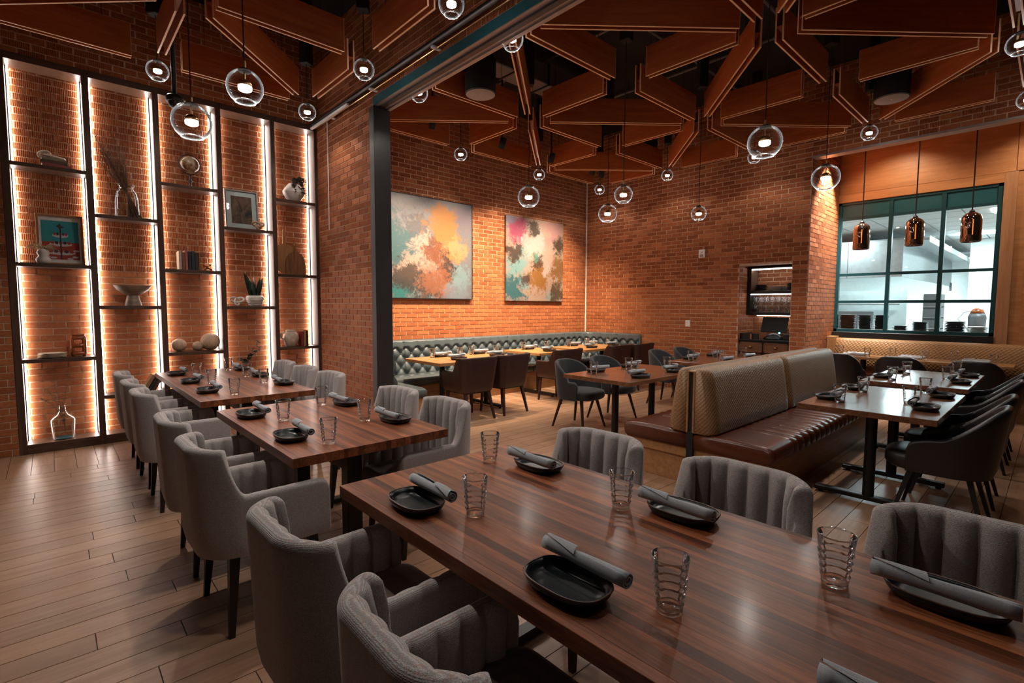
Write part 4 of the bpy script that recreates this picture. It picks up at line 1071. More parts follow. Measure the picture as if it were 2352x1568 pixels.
for k, (x, tab) in enumerate(((4.56, TA), (5.22, TA), (6.71, TB), (7.43, TB))): setting(x, 3.545, -90, tab, 'velvet chair side, '+G2[k % 2], (0.20, 0.125), 0.06)
for k, (x, tab) in enumerate(((4.53, TA), (5.22, TA), (6.70, TB), (7.40, TB))): setting(x, 2.935, 90, tab, 'booth side, '+G2[k % 2], (0.26, 0.25), 0.06)
B1, B2, B3 = 'oak table below the framed painting', 'small oak table for two', 'corner oak table'
H2 = ('end toward the pier', 'end toward the corner')
for k, (x, tab) in enumerate(((4.19, B1), (4.90, B1), (6.10, B2), (7.28, B3), (7.80, B3))): setting(x, 6.11 if tab == B1 else 6.22, -90, tab, 'banquette side' + (', '+H2[(0, 1, 0, 0, 1)[k]] if tab != B2 else ''), (0.19, 0.07), 0.06)
for k, (x, tab) in enumerate(((4.15, B1), (4.85, B1), (6.08, B2), (7.20, B3), (7.85, B3))): setting(x, 5.61 if tab == B1 else 5.70, 90, tab, 'chair side' + (', '+H2[(0, 1, 0, 0, 1)[k]] if tab != B2 else ''), (0.24, 0.30), 0.06)
for y in (2.10, 1.42, 0.72):
    for x, f in ((9.33, 180), (9.06, 0)):
        place(p_nap, (x-0.03 if f == 180 else x+0.02, y, TOP+0.025), PI/2, 'rolled grey cloth napkin lying on the long oak table at the tan bench', 'napkins on the long oak table', USED)
    place(p_tum, (9.34, y+0.25, TOP), 0.3, 'clear ribbed glass tumbler standing on the long oak table at the tan bench', 'tumblers on the long oak table', USED)
    place(p_tum, (9.02, y-0.18, TOP), 0.9, 'clear ribbed glass tumbler standing on the long oak table at the tan bench', 'tumblers on the long oak table', USED)

# ------------------------------------------------------------------ tufted banquette round the back room
def round_path(pts, rads, step=0.02):
    """polyline with rounded corners -> list of (x, y, nx, ny) with the normal on the left"""
    P = [Vector((p[0], p[1])) for p in pts]; out = [P[0]]
    for i in range(1, len(P)-1):
        a = (P[i-1]-P[i]).normalized(); b = (P[i+1]-P[i]).normalized(); r = rads[i-1]
        ang = a.angle(b); d = r/math.tan(ang/2)
        p0, p1 = P[i]+a*d, P[i]+b*d
        c = P[i]+(a+b).normalized()*(r/math.sin(ang/2))
        v0, v1 = p0-c, p1-c; tot = v0.angle_signed(v1)
        out.append(p0)
        for k in range(1, 12):
            th = -tot*k/12; cs, sn = math.cos(th), math.sin(th)
            out.append(c+Vector((v0.x*cs-v0.y*sn, v0.x*sn+v0.y*cs)))
        out.append(p1)
    out.append(P[-1])
    A = np.array([(p.x, p.y) for p in out]); s = np.concatenate([[0], np.cumsum(np.linalg.norm(np.diff(A, axis=0), axis=1))])
    n = int(s[-1]/step)+1; ss = np.linspace(0, s[-1], n)
    X = np.interp(ss, s, A[:, 0]); Y = np.interp(ss, s, A[:, 1])
    res = []
    for i in range(n):
        a, b = max(0, i-1), min(n-1, i+1); tx, ty = X[b]-X[a], Y[b]-Y[a]; l = math.hypot(tx, ty)
        res.append((X[i], Y[i], ty/l, -tx/l, ss[i]))
    return res
bq = thing('tufted_banquette', 'blue-grey leather banquette with deep button tufting round the back room', 'banquette', (5.6, 6.8, 0))
OFF = (-5.6, -6.8, 0)
PATH = round_path([(2.94, 5.40), (2.94, 6.84), (8.41, 6.84), (8.41, 5.46)], [0.12, 0.42], 0.0125)
TP, TQ = 0.094, 0.108
SEAMS = (2.40, 4.55, 6.10, 7.55)
def tuft(u, v):
    a, b = (u/TP+v/TQ)/1.0, (u/TP-v/TQ)/1.0
    h = (abs(math.sin(PI*a/1.0*0.5))*abs(math.sin(PI*b*0.5)))**0.5
    return h
rings = []
TOPZ = 0.972
for (x, y, nx, ny, s) in PATH:
    ring = []
    sm = min(abs(s-q) for q in SEAMS)
    dp = 0.016*math.exp(-(sm/0.012)**2)
    for k in range(30):
        v = k/29; z = 0.44+v*(TOPZ-0.47)
        d = 0.105 - 0.035*v
        if z < 0.87: t_ = tuft(s, z-0.44); d += 0.050*t_-0.014
        else: d += 0.03*(1-0.3*((z-0.87)/0.07)) * (0.75+0.25*abs(math.sin(PI*s/(TP*2)+PI/2*0)))
        d -= dp
        ring.append((x+nx*d, y+ny*d, z))
    d0 = ring[-1]
    for a in np.linspace(0, PI/2, 6)[1:]:
        d = 0.09*math.cos(a); ring.append((x+nx*max(0.0, d), y+ny*max(0.0, d), TOPZ-0.03+0.03*math.sin(a)))
    ring.append((x, y, 0.44)); rings.append(ring)
obj('tufted_back', MB().loft(rings, True, 0, True), M_TUFT, bq, OFF, smooth=True)
btn = MB()
Ls = PATH[-1][4]
for i in range(int(Ls/TP)):
    for j in range(5):
        if (i+j) % 2: continue
        s = i*TP; z = 0.44+j*TQ
        if z < 0.47 or z > 0.9: continue
        k = min(len(PATH)-1, int(round(s/(PATH[1][4])))); x, y, nx, ny, _ = PATH[k]
        d = 0.105-0.035*((z-0.44)/(TOPZ-0.47))-0.006
        btn.sphere((x+nx*d, y+ny*d, z), 0.011, 8, 5)
bo = obj('tufting_buttons', btn, M_TUFT, bq, OFF, smooth=True); bo['kind'] = 'stuff'
def seat_run(p0, p1, nrm, name='seat_cushion'):
    """straight cushion between two points on the wall line, nrm points into the room"""
    p0, p1, nv = Vector(p0), Vector(p1), Vector(nrm); ln = (p1-p0).length; rings = []
    n = max(8, int(ln/0.04))
    for i in range(n+1):
        s = ln*i/n; p = p0.lerp(p1, i/n); e = min(s, ln-s); q = 0.014*math.exp(-(e/0.03)**2)
        rings.append([(p.x+nv.x*d, p.y+nv.y*d, z) for d, z in [(0.09, 0.327), (0.545-q, 0.327), (0.565-q, 0.345), (0.567-q, 0.41), (0.555-q, 0.437-q), (0.525, 0.450-q), (0.35, 0.456-q), (0.09, 0.450-q)]])
    obj(name, MB().loft(rings), M_TUFT, bq, OFF, smooth=True)
seat_run((2.94, 5.40), (2.94, 6.27), (1, 0))
for a, b in ((2.95, 4.65), (4.65, 6.3), (6.3, 8.40)): seat_run((a+0.001, 6.84), (b-0.001, 6.84), (0, -1))
seat_run((8.41, 6.27), (8.41, 5.66), (-1, 0))
obj('plinth', MB().box(2.96, 3.44, 5.42, 6.86, 0, 0.327).box(3.44, 8.40, 6.34, 6.86, 0, 0.327).box(7.92, 8.40, 5.70, 6.34, 0, 0.327), M_OAKBASE, bq, OFF, label='oak plinth')

# ------------------------------------------------------------------ double-sided booth
XB0, XB1, YB = 3.85, 7.15, 2.015
bo = thing('double_booth', 'back-to-back booth with tan quilted backs and rust leather channelled seats', 'booth', (XB0, YB, 0))
def booth_side(s):
    """s = -1 faces the black chairs, +1 faces the velvet chairs"""
    # seat: channels across, cushion front rounded, plain ends
    seams = [0.55+0.125*k for k in range(17)]
    n = 430; L_ = XB1-XB0; rings = []
    for i in range(n+1):
        x = L_*i/n
        c = 0.0
        if x > 0.42:
            u = (x-0.42)/0.138; c = (1-abs(math.sin(PI*u))**0.45)*0.030
        e = min(x, L_-x); q = 0.03*(1-min(1, e/0.03))**2
        y = lambda d: s*d
        ring = [(0.03, 0.318), (0.630-q, 0.318), (0.655-q, 0.335), (0.662-q-c, 0.37), (0.658-q-c, 0.41), (0.635-q, 0.437-c*0.6-q), (0.585, 0.449-c-q), (0.36, 0.455-c-q), (0.20, 0.452-c*0.5-q), (0.03, 0.450-q)]
        rings.append([(x, y(d), z) for d, z in ring])
    obj('seat', MB().loft(rings), M_RUST, bo, smooth=True, label='rust brown leather seat with cross channels')
    # two leaning quilted back cushions
    for a, b in ((0.0, 1.655), (1.665, L_)):
        rr = []; m = 30
        for i in range(m+1):
            x = a+(b-a)*i/m
            e = min(x-a, b-x); q = 0.05*(1-math.sqrt(max(0, 1-(1-min(1, e/0.06))**2)))
            prof = [(0.035, 0.452), (0.200-q, 0.455), (0.212-q, 0.475), (0.205-q, 0.56), (0.180-q, 0.75), (0.155-q, 0.90), (0.142-q, 0.950), (0.115-q*0.6, 0.978-q*0.2), (0.075, 0.988-q*0.3), (0.035, 0.985-q*0.3)]
            rr.append([(x, s*d, z) for d, z in prof])
        obj('back_cushion', MB().loft(rr), M_QUILT, bo, smooth=True, label='tan diamond-quilted back cushion')
    obj('upper_plinth', MB().rbox(0.02, L_-0.02, min(0, s*0.62), max(0, s*0.62), 0.235, 0.318, 0.003), M_OAKBASE, bo)
    obj('plinth', MB().rbox(0.05, L_-0.05, min(0, s*0.575), max(0, s*0.575), 0.0, 0.233, 0.003), M_OAKBASE, bo)
for s in (-1, 1): booth_side(s)
obj('divider', MB().box(0.01, XB1-XB0-0.01, -0.018, 0.018, 0.3, 0.955), M_BLACK, bo)
for y in (-0.027, 0.027): obj('divider_strip', MB().rbox(-0.004, 0.012, y-0.008, y+0.008, 0.45, 0.960, 0.002), M_OAKBASE, bo, label='thin oak strip')
obj('divider_cap', MB().rbox(-0.004, XB1-XB0, -0.034, 0.034, 0.955, 0.965, 0.002), M_OAKBASE, bo)
obj('end_post', MB().rbox(-0.004, 0.03, -0.03, 0.03, 0.0, 0.46, 0.003), M_BLACK, bo)

# ------------------------------------------------------------------ tan bench under the kitchen window
tb = thing('tan_bench', 'tan quilted leather bench under the kitchen window', 'bench', (9.52, 0.6, 0))
rr = []
for i in range(41):
    y = -2.6+i*(4.98)/40.0
    rr.append([(d, y, z) for d, z in ((0.20, 0.42), (-0.02, 0.42), (-0.05, 0.46), (0.03, 0.85), (0.05, 0.95), (0.08, 0.985), (0.13, 0.995), (0.20, 0.990))])
obj('back', MB().loft(rr), M_QUILTY, tb, (0, -0.5+0.0, 0), smooth=True, label='tan quilted back')
rr = []
for i in range(41):
    y = -2.6+i*(4.98)/40.0
    rr.append([(d, y, z) for d, z in ((0.15, 0.32), (-0.45, 0.32), (-0.47, 0.34), (-0.47, 0.42), (-0.44, 0.445), (0.15, 0.45))])
obj('seat', MB().loft(rr), M_RUST, tb, (0, -0.5, 0), smooth=True)
obj('plinth', MB().box(-0.38, 0.2, -3.1, 1.86, 0, 0.32), M_OAKBASEY, tb)
obj('end_panel', MB().rbox(-0.05, 0.2, 1.88, 1.99, 0, 1.02, 0.004), M_OAKBASEY, tb)

# ------------------------------------------------------------------ kitchen window
win = struct(obj('window_1', MB().rbox(XK-0.012, XK+0.055, 0.612, 0.668, 1.09, 3.222, 0.003).rbox(XK-0.012, XK+0.055, YA-0.056, YA-0.002, 1.09, 3.222, 0.003)
             .rbox(XK-0.012, XK+0.055, 0.612, YA-0.002, 1.09, 1.14, 0.003).rbox(XK-0.012, XK+0.055, 0.612, YA-0.002, 3.185, 3.222, 0.003), M_TEAL))
VY = [0.668, 1.24, 1.876, YA-0.056]; HZ = [1.14, 1.59, 2.037, 2.955, 3.185]
for y in VY[1:3]: obj('mullion', MB().rbox(XK-0.014, XK+0.05, y-0.027, y+0.027, 1.14, 3.185, 0.003), M_TEAL, win)
for i in range(3):
    a = VY[i]+(0.027 if i else 0); b = VY[i+1]-(0.027 if i < 2 else 0)
    for z in HZ[1:4]: obj('transom', MB().rbox(XK-0.010, XK+0.046, a, b, z-0.022, z+0.022, 0.003), M_TEAL, win)
    obj('spandrel_panel', MB().rbox(XK+0.012, XK+0.03, a, b, 2.977, 3.185, 0.002), M_TEALP, win)
    for z0, z1 in ((1.14, 1.568), (1.612, 2.015), (2.059, 2.933)):
        obj('pane', MB().box(XK+0.018, XK+0.024, a, b, z0, z1), M_PANE, win)

# recessed downlights in the alcove soffit
def downlight(x, y, z, energy, color, label, group, size=70, tgt=None):
    t = thing('downlight', label, 'light', (x, y, z), 0, group)
    obj('trim_ring', MB().lathe([(0.055, -0.006), (0.075, -0.004), (0.075, 0.0), (0.055, 0.0)], 24), M_BLACKS, t)
    obj('lens', MB().lathe([(0.001, -0.003), (0.054, -0.003), (0.054, 0.0)], 24), M_LED, t)
    ld = bpy.data.lights.new('down_light', 'SPOT'); ld.energy = energy; ld.color = color; ld.spot_size = math.radians(size); ld.spot_blend = 0.7; ld.shadow_soft_size = 0.03
    lo = bpy.data.objects.new('down_light', ld); lo.location = (0, 0, -0.012)
    if tgt: lo.rotation_euler = (Vector(tgt)-Vector((x, y, z))).to_track_quat('-Z', 'Y').to_euler()
    COL.objects.link(lo); lo.parent = t
downlight(9.12, 2.24, ZA, E_DOWN*13.0, NEUT, 'recessed downlight in the alcove soffit washing the brick return', None, 70, (9.12, 2.60, 2.6))
for y in (1.75, 0.2): downlight(9.0, y, ZA, E_DOWN*0.9, WARM, 'recessed downlight in the alcove soffit above the tan bench', 'downlights above the tan bench', 110, (9.75, y, 2.6))

# ------------------------------------------------------------------ kitchen
def kthing(name, label, cat, loc=(0, 0, 0), group=None): return thing(name, label, cat, loc, 0, group)
hood = kthing('extractor_hood', 'large stainless steel extractor hood over the cook line', 'hood', (12.0, 2.07, 2.09))
obj('front_panel', MB().rbox(0.0, 0.03, 0.0, 2.6, 0.0, 0.71, 0.004), M_STAIN, hood)
obj('side_panel', MB().rbox(0.03, 6.4, 0.0, 0.03, 0.0, 0.71, 0.004), M_STAIN, hood)
obj('top_panel', MB().rbox(0.0, 6.4, 0.0, 2.6, 0.71, 0.73, 0.004), M_STAIN, hood)
obj('ledge', MB().rbox(0.0, 6.4, -0.375, 0.0, 0.66, 0.70, 0.004), M_STAIN, hood)
obj('ledge_edge', MB().rbox(0.0, 6.4, -0.385, -0.375, 0.62, 0.74, 0.003), M_KWALL, hood)
obj('end_bracket', MB().rbox(6.2, 6.4, -0.02, 0.02, -0.12, 0.1, 0.01), M_DUCT, hood)
for y in (0.9, 1.8): obj('seam', MB().box(-0.006, 0.0, y-0.006, y+0.006, 0.0, 0.71), M_DUCT, hood)
line = kthing('cook_line', 'stainless cook line with a dark griddle back under the hood', 'cooker', (12.6, 2.9, 0))
obj('body', MB().rbox(-0.4, 0.5, -0.75, 2.0, 0.0, 0.95, 0.01), M_STAIN, line)
obj('griddle_back', MB().rbox(-0.36, -0.30, -0.35, 0.55, 0.95, 1.42, 0.006), M_DUCT, line)
obj('side_splash', MB().prism([(-0.36, 0.95), (0.3, 0.95), (0.3, 1.30)], 0.60, 0.63, m=Matrix(((1, 0, 0, 0), (0, 0, 1, 0), (0, 1, 0, 0), (0, 0, 0, 1)))), M_STAIN, line)
obj('shelf', MB().rbox(-0.2, 0.3, -0.75, 2.0, 1.55, 1.58, 0.004), M_STAIN, line)
obj('backsplash', MB().box(0.5, 0.52, -0.75, 2.3, 0.9, 1.86), M_KWALL, line)
oven = kthing('wall_oven', 'grey steel oven cabinet with a slotted vent by the brick return', 'oven', (10.9, 3.15, 0))
obj('body', MB().rbox(-0.25, 0.25, -0.25, 0.25, 0, 2.05, 0.01), M_STAIN, oven)
for z in (1.70, 1.80, 1.90): obj('vent_slot', MB().rbox(-0.262, -0.248, -0.2, 0.02, z-0.02, z+0.02, 0.003), M_BLACK, oven)
blend = kthing('food_mixer', 'dark food mixer with a white cap on the back counter', 'mixer', (11.7, 0.95, 1.0))
obj('jar', MB().lathe([(0.10, 0), (0.11, 0.05), (0.12, 0.34), (0.10, 0.40), (0.001, 0.41)], 20), M_DUCT, blend, smooth=True)
obj('cap', MB().lathe([(0.10, 0.40), (0.07, 0.47), (0.001, 0.50)], 20), M_TERRA, blend, smooth=True)
obj('hose', MB().tube([(0.0, 0.10, 0.1), (-0.05, 0.24, 0.3), (0, 0.18, 0.42), (0, 0.05, 0.46)], 0.014, 8), M_WHITEP, blend, smooth=True)
tw = kthing('steel_rack', 'dark upright equipment rack behind the pass', 'rack', (12.2, 1.60, 0))
obj('frame', MB().rbox(-0.2, 0.2, -0.13, 0.13, 0, 1.75, 0.008), M_DUCT, tw)
for z in (1.1, 1.3, 1.5): obj('shelf', MB().rbox(-0.22, 0.2, -0.13, 0.13, z, z+0.02, 0.003), M_STAIN, tw)
ct = kthing('back_counter', 'pale counter running below the kitchen side wall', 'counter', (11.9, 0.6, 0))
obj('body', MB().rbox(-0.35, 0.35, -0.8, 0.84, 0, 0.96, 0.008), M_STAIN, ct); obj('top', MB().rbox(-0.37, 0.37, -0.82, 0.85, 0.96, 1.0, 0.004), M_KWALL, ct)
ps_ = kthing('pass_shelf', 'stainless pass counter behind the kitchen window', 'counter', (10.12, 1.6, 0))
obj('top', MB().rbox(-0.165, 0.22, -1.0, 1.0, 1.055, 1.085, 0.004), M_STAIN, ps_); obj('front', MB().rbox(0.18, 0.21, -1.0, 1.0, 0, 1.055, 0.004), M_STAIN, ps_)
def plate_mesh(r, h, mat, name):
    return MB().lathe([(0.001, 0.0), (r*0.6, 0.0), (r*0.97, h*0.75), (r, h), (r*0.94, h), (r*0.6, h*0.35), (0.001, h*0.3)], 28, closed=False).mesh(name, mat, True)
pm = {'k2': plate_mesh(0.09, 0.02, M_DARKPL, 'plate'), 'b': plate_mesh(0.128, 0.022, M_BRNPL, 'plate'), 'd': plate_mesh(0.105, 0.022, M_DARKPL, 'plate'), 'w': plate_mesh(0.12, 0.018, M_WHITE, 'plate'), 'k': plate_mesh(0.12, 0.035, M_DARKPL, 'bowl')}
def stack(x, y, z, kind, n, dz, label, group, name='plate', jit=0.004):
    for k in range(n):
        o = bpy.data.objects.new(name, pm[kind]); o.location = (x+random.uniform(-jit, jit), y+random.uniform(-jit, jit), z+k*dz); COL.objects.link(o)
        tag(o, label, name, group)
for y, k, n, lab in ((2.445, 'b', 17, 'brown plate in the stack beside the alcove brick'), (2.195, 'd', 17, 'dark plate in the tall stack next to the brown plates'), (1.972, 'd', 17, 'dark plate in the tall stack behind the first mullion'),
                     (1.715, 'd', 7, 'dark plate in the low stack behind the middle panes'), (1.465, 'd', 11, 'dark plate in the leaning stack by the second mullion'), (0.800, 'w', 8, 'white plate in the low stack at the jamb end')):
    stack(10.03, y, 1.085, k, n, 0.0165, lab+' of the kitchen pass', 'plates: '+lab)
stack(10.03, 1.055, 1.085, 'k', 8, 0.024, 'dark bowl in the stack behind the last panes of the kitchen pass', 'bowls on the kitchen pass', 'bowl')
for i, (x, y) in enumerate(((10.85, 3.2), (10.85, 0.5), (13.2, 0.2), (13.8, 1.2), (16.6, 0.8))):
    t = kthing('ceiling_panel_light', 'white flush panel light in the kitchen ceiling', 'light', (x, y, 3.00), 'kitchen ceiling panel lights')
    obj('diffuser', MB().rbox(-0.28, 0.28, -0.28, 0.28, -0.006, 0.004, 0.002), M_STRIPC, t)
    ld = bpy.data.lights.new('panel_light', 'AREA'); ld.shape = 'SQUARE'; ld.size = 0.55; ld.energy = E_KITCHEN; ld.color = COOL
    lo = bpy.data.objects.new('panel_light', ld); lo.location = (0, 0, -0.012); COL.objects.link(lo); lo.parent = t
t = kthing('hood_light', 'bright strip light under the extractor hood', 'light', (13.2, 2.75, 2.70))
obj('tube', MB().rbox(-0.6, 4.6, -0.1, 0.1, 0.0, 0.014, 0.003), M_STRIPC, t)
ld = bpy.data.lights.new('hood_lamp', 'AREA'); ld.shape = 'RECTANGLE'; ld.size = 5.0; ld.size_y = 0.4; ld.energy = E_KITCHEN*4.5; ld.color = COOL
lo = bpy.data.objects.new('hood_lamp', ld); lo.location = (2.0, 0.0, -0.02); COL.objects.link(lo); lo.parent = t

# ------------------------------------------------------------------ service niche in the right wall
XN = XR+0.32
cab = thing('service_cabinet', 'dark service cabinet with wooden drawers in the wall niche', 'cabinet', (XR+0.03, 3.22, 0))
obj('carcass', MB().rbox(0.02, 0.55, -0.395, 0.395, 0.0, 0.94, 0.005), M_BLACKS, cab)
obj('counter_top', MB().rbox(0.0, 0.55, -0.398, 0.398, 0.94, 0.965, 0.003), M_BLACKS, cab)
obj('upstand', MB().rbox(0.06, 0.09, 0.10, 0.395, 0.965, 1.06, 0.003).rbox(0.06, 0.5, 0.375, 0.395, 0.965, 1.06, 0.003), M_BLACKS, cab)
for zz, zt_ in ((0.755, 0.915), (0.50, 0.735), (0.06, 0.48)):
    for a, b in ((-0.375, -0.012), (0.012, 0.375)):
        d = obj('drawer', MB().rbox(0.002, 0.022, a, b, zz, zt_, 0.003), M_CABW, cab)
        obj('drawer_frame', MB().box(-0.004, 0.002, a, b, zt_-0.014, zt_).box(-0.004, 0.002, a, b, zz, zz+0.014).box(-0.004, 0.002, a, a+0.014, zz, zt_).box(-0.004, 0.002, b-0.014, b, zz, zt_), M_CABW, d)
        obj('cup_pull', MB().sphere((-0.006, (a+b)/2, (zz+zt_)/2+0.01), 0.032, 12, 8, sz=0.55), M_BRASS, d, smooth=True)
un = thing('wall_shelf_unit', 'dark wall shelf unit with lit shelves in the niche', 'shelf', (XN-0.02, 3.22, 1.36))
YU = 0.395
obj('side', MB().rbox(0, 0.28, YU-0.06, YU, 0, 0.775, 0.003), M_BLACKS, un); obj('side', MB().rbox(0, 0.28, -YU, -YU+0.02, 0, 0.775, 0.003), M_BLACKS, un)
obj('top', MB().rbox(0, 0.28, -YU, YU, 0.775, 0.80, 0.003), M_BLACKS, un)
obj('shelf_board', MB().rbox(0, 0.28, -YU, YU-0.06, 0.355, 0.405, 0.003), M_BLACKS, un)
obj('bottom_board', MB().rbox(0, 0.28, -YU, YU-0.06, 0.0, 0.055, 0.003), M_BLACKS, un)
obj('side_lining', MB().box(0.01, 0.27, YU-0.064, YU-0.06, 0.41, 0.77), M_SHELFIN, un)
obj('led_bar', MB().rbox(0.03, 0.045, -YU+0.02, YU-0.06, 0.755, 0.770, 0.002), M_STRIPC, un)
obj('led_bar', MB().rbox(0.03, 0.045, -YU+0.02, YU-0.06, 0.342, 0.355, 0.002), M_STRIPC, un)
obj('led_bar', MB().rbox(0.20, 0.215, -YU+0.02, YU-0.10, -0.012, 0.0, 0.002), M_STRIPC, un)
for j in range(2):
    for i in range(8):
        o = place(p_tum, (0, 0, 0), 0, 'x', None, USED); o.scale = (0.94, 0.94, 0.95); o.rotation_euler = (PI, 0, i)
        o.location = (XN+0.09, 3.508-i*0.0905, 1.36+0.055+0.1295*(j+1)+0.003*j)
        tag(o, 'upturned glass tumbler on the %s layer of the lit niche shelf' % ('lower', 'upper')[j], 'glass', 'upturned glasses, %s layer' % ('lower', 'upper')[j])
stack(XN+0.12, 3.44, 1.768, 'k2', 6, 0.0165, 'dark plate in the stack at the lit left end of the niche shelf', 'niche plates, left stack')
stack(XN+0.12, 2.94, 1.768, 'k2', 7, 0.0165, 'dark plate in the stack at the right end of the niche shelf', 'niche plates, right stack')
stack(XN+0.13, 3.20, 1.768, 'w', 4, 0.016, 'white plate in the low stack midway along the niche shelf', 'niche plates, middle stack')
tag(obj('folded_linen', MB().rbox(-0.06, 0.06, -0.05, 0.05, 0, 0.03, 0.008).rbox(-0.055, 0.06, -0.05, 0.045, 0.03, 0.055, 0.008), M_DARKPL, None, (XN+0.12, 3.045, 1.768)), 'folded dark cloths beside the white plates in the niche', 'cloth')
pos = thing('pos_terminal', 'black touchscreen till on the service cabinet', 'till', (XR+0.33, 3.16, 0.965))
obj('base', MB().loft([ell(0.12, 0.16, 0, 3), ell(0.12, 0.16, 0.02, 3), ell(0.06, 0.10, 0.07, 3), ell(0.03, 0.05, 0.10, 3)]), M_BLACKS, pos, smooth=True)
obj('screen', MB().rbox(-0.012, 0.012, -0.20, 0.20, -0.13, 0.13, 0.005, m=Matrix.Translation((0, 0, 0.24)) @ Matrix.Rotation(0.35, 4, 'Y')), M_BLACK, pos)
obj('status_light', MB().rbox(-0.13, -0.11, -0.13, -0.11, 0.10, 0.125, 0.003), M_BLUELED, pos, label='small glowing blue light')
tag(obj('menu_stand', MB().rbox(-0.004, 0.004, -0.016, 0.016, 0, 0.085, 0.001), M_BRASS, None, (XR+0.07, 3.43, 0.965)), 'small brass strip standing on the service cabinet', 'stand')
tag(obj('receipt_printer', MB().rbox(-0.08, 0.08, -0.07, 0.07, 0, 0.10, 0.01).rbox(-0.06, 0.02, -0.05, 0.05, 0.10, 0.104, 0.001), M_BLACKS, None, (XR+0.30, 2.92, 0.965)), 'black receipt printer beside the till', 'printer')

# devices on the right wall
st_ = thing('alarm_strobe', 'white fire alarm strobe on the right brick wall', 'alarm', (XR-0.008, 4.272, 2.42))
obj('plate', MB().rbox(-0.035, 0, -0.058, 0.058, -0.073, 0.073, 0.012), M_WHITEP, st_)
obj('strobe_lens', MB().rbox(-0.05, -0.03, -0.03, 0.03, -0.055, -0.01, 0.008), M_CAPW, st_)
obj('fire_mark', MB().box(-0.0365, -0.0352, -0.02, -0.012, 0.02, 0.035).box(-0.0365, -0.0352, -0.008, -0.004, 0.0, 0.035).box(-0.0365, -0.0352, 0.0, 0.008, 0.015, 0.02).box(-0.0365, -0.0352, 0.012, 0.02, 0.0, 0.012), M_BLACK, st_)
sw = thing('wall_switch', 'small white switch plate low on the right brick wall', 'switch', (XR-0.008, 4.508, 1.198))
obj('plate', MB().rbox(-0.010, 0, -0.046, 0.046, -0.058, 0.058, 0.004), M_WHITEP, sw)
obj('rocker', MB().rbox(-0.015, -0.009, -0.016, 0.016, -0.034, 0.034, 0.002), M_WHITEP, sw)

# ------------------------------------------------------------------ paintings
M_ART1 = abstract('abstract_canvas_orange', [(0.36, 0.38, 0.42),
    (-0.55, 0.10, 0.50, (0.08, 0.27, 0.31), 3.5, 0.9), (-0.30, 0.62, 0.45, (0.50, 0.50, 0.53), 4, 0.8), (0.68, 0.55, 0.32, (0.42, 0.35, 0.44), 4, 0.8), (-0.25, 0.30, 0.30, (0.22, 0.22, 0.24), 5, 0.8),
    (0.20, 0.45, 0.36, (0.85, 0.36, 0.07), 4, 0.95), (0.40, 0.10, 0.40, (0.88, 0.40, 0.10), 4, 0.95), (0.50, 0.02, 0.26, (0.92, 0.60, 0.26), 5, 0.9), (-0.10, -0.20, 0.42, (0.95, 0.70, 0.57), 5, 0.95), (-0.38, -0.35, 0.30, (0.92, 0.68, 0.52), 6, 0.85),
    (0.50, -0.66, 0.36, (0.42, 0.52, 0.60), 5, 0.9), (-0.20, -0.74, 0.36, (0.32, 0.55, 0.58), 5, 0.85), (-0.60, -0.66, 0.26, (0.04, 0.42, 0.42), 5, 0.95), (0.12, -0.08, 0.28, (0.42, 0.11, 0.025), 6, 0.9), (0.05, 0.10, 0.16, (0.30, 0.10, 0.04), 8, 0.8),
    (0.34, -0.34, 0.30, (0.085, 0.050, 0.040), 7, 0.95), (-0.42, -0.42, 0.34, (0.10, 0.065, 0.050), 8, 0.9), (-0.05, -0.60, 0.32, (0.09, 0.07, 0.07), 8, 0.9), (0.10, -0.50, 0.40, (0.90, 0.30, 0.10), 14, 0.6), (0.60, -0.42, 0.25, (0.45, 0.80, 0.85), 12, 0.6)], 1)
M_ART2 = abstract('abstract_canvas_pink', [(0.88, 0.64, 0.50),
    (-0.48, 0.52, 0.34, (0.85, 0.13, 0.30), 4, 0.95), (-0.74, 0.72, 0.26, (0.42, 0.40, 0.54), 4, 0.95), (0.50, 0.62, 0.38, (0.92, 0.48, 0.48), 4, 0.8), (-0.08, 0.28, 0.40, (1.0, 0.94, 0.88), 4, 0.95), (-0.48, -0.10, 0.34, (0.38, 0.78, 0.78), 4, 0.95), (-0.60, -0.58, 0.40, (0.03, 0.28, 0.33), 4, 0.95), (-0.30, -0.40, 0.2, (0.35, 0.75, 0.75), 6, 0.8),
    (0.08, -0.32, 0.40, (0.58, 0.25, 0.03), 5, 0.95), (0.62, -0.14, 0.34, (0.44, 0.20, 0.03), 5, 0.9), (0.34, 0.12, 0.28, (0.95, 0.68, 0.54), 5, 0.9), (0.28, -0.16, 0.16, (1.0, 0.85, 0.78), 6, 0.9), (0.45, -0.70, 0.25, (0.40, 0.66, 0.66), 6, 0.8),
    (-0.06, 0.62, 0.18, (0.10, 0.055, 0.025), 6, 0.95), (-0.58, 0.12, 0.24, (0.11, 0.055, 0.03), 6, 0.95), (0.62, 0.34, 0.22, (0.10, 0.06, 0.03), 6, 0.95), (-0.26, -0.34, 0.20, (0.13, 0.065, 0.04), 7, 0.9), (0.58, -0.58, 0.26, (0.12, 0.07, 0.02), 7, 0.9), (0.06, 0.0, 0.20, (0.14, 0.06, 0.02), 7, 0.9), (0.0, 0.05, 0.12, (0.15, 0.70, 0.55), 9, 0.7)], 2)
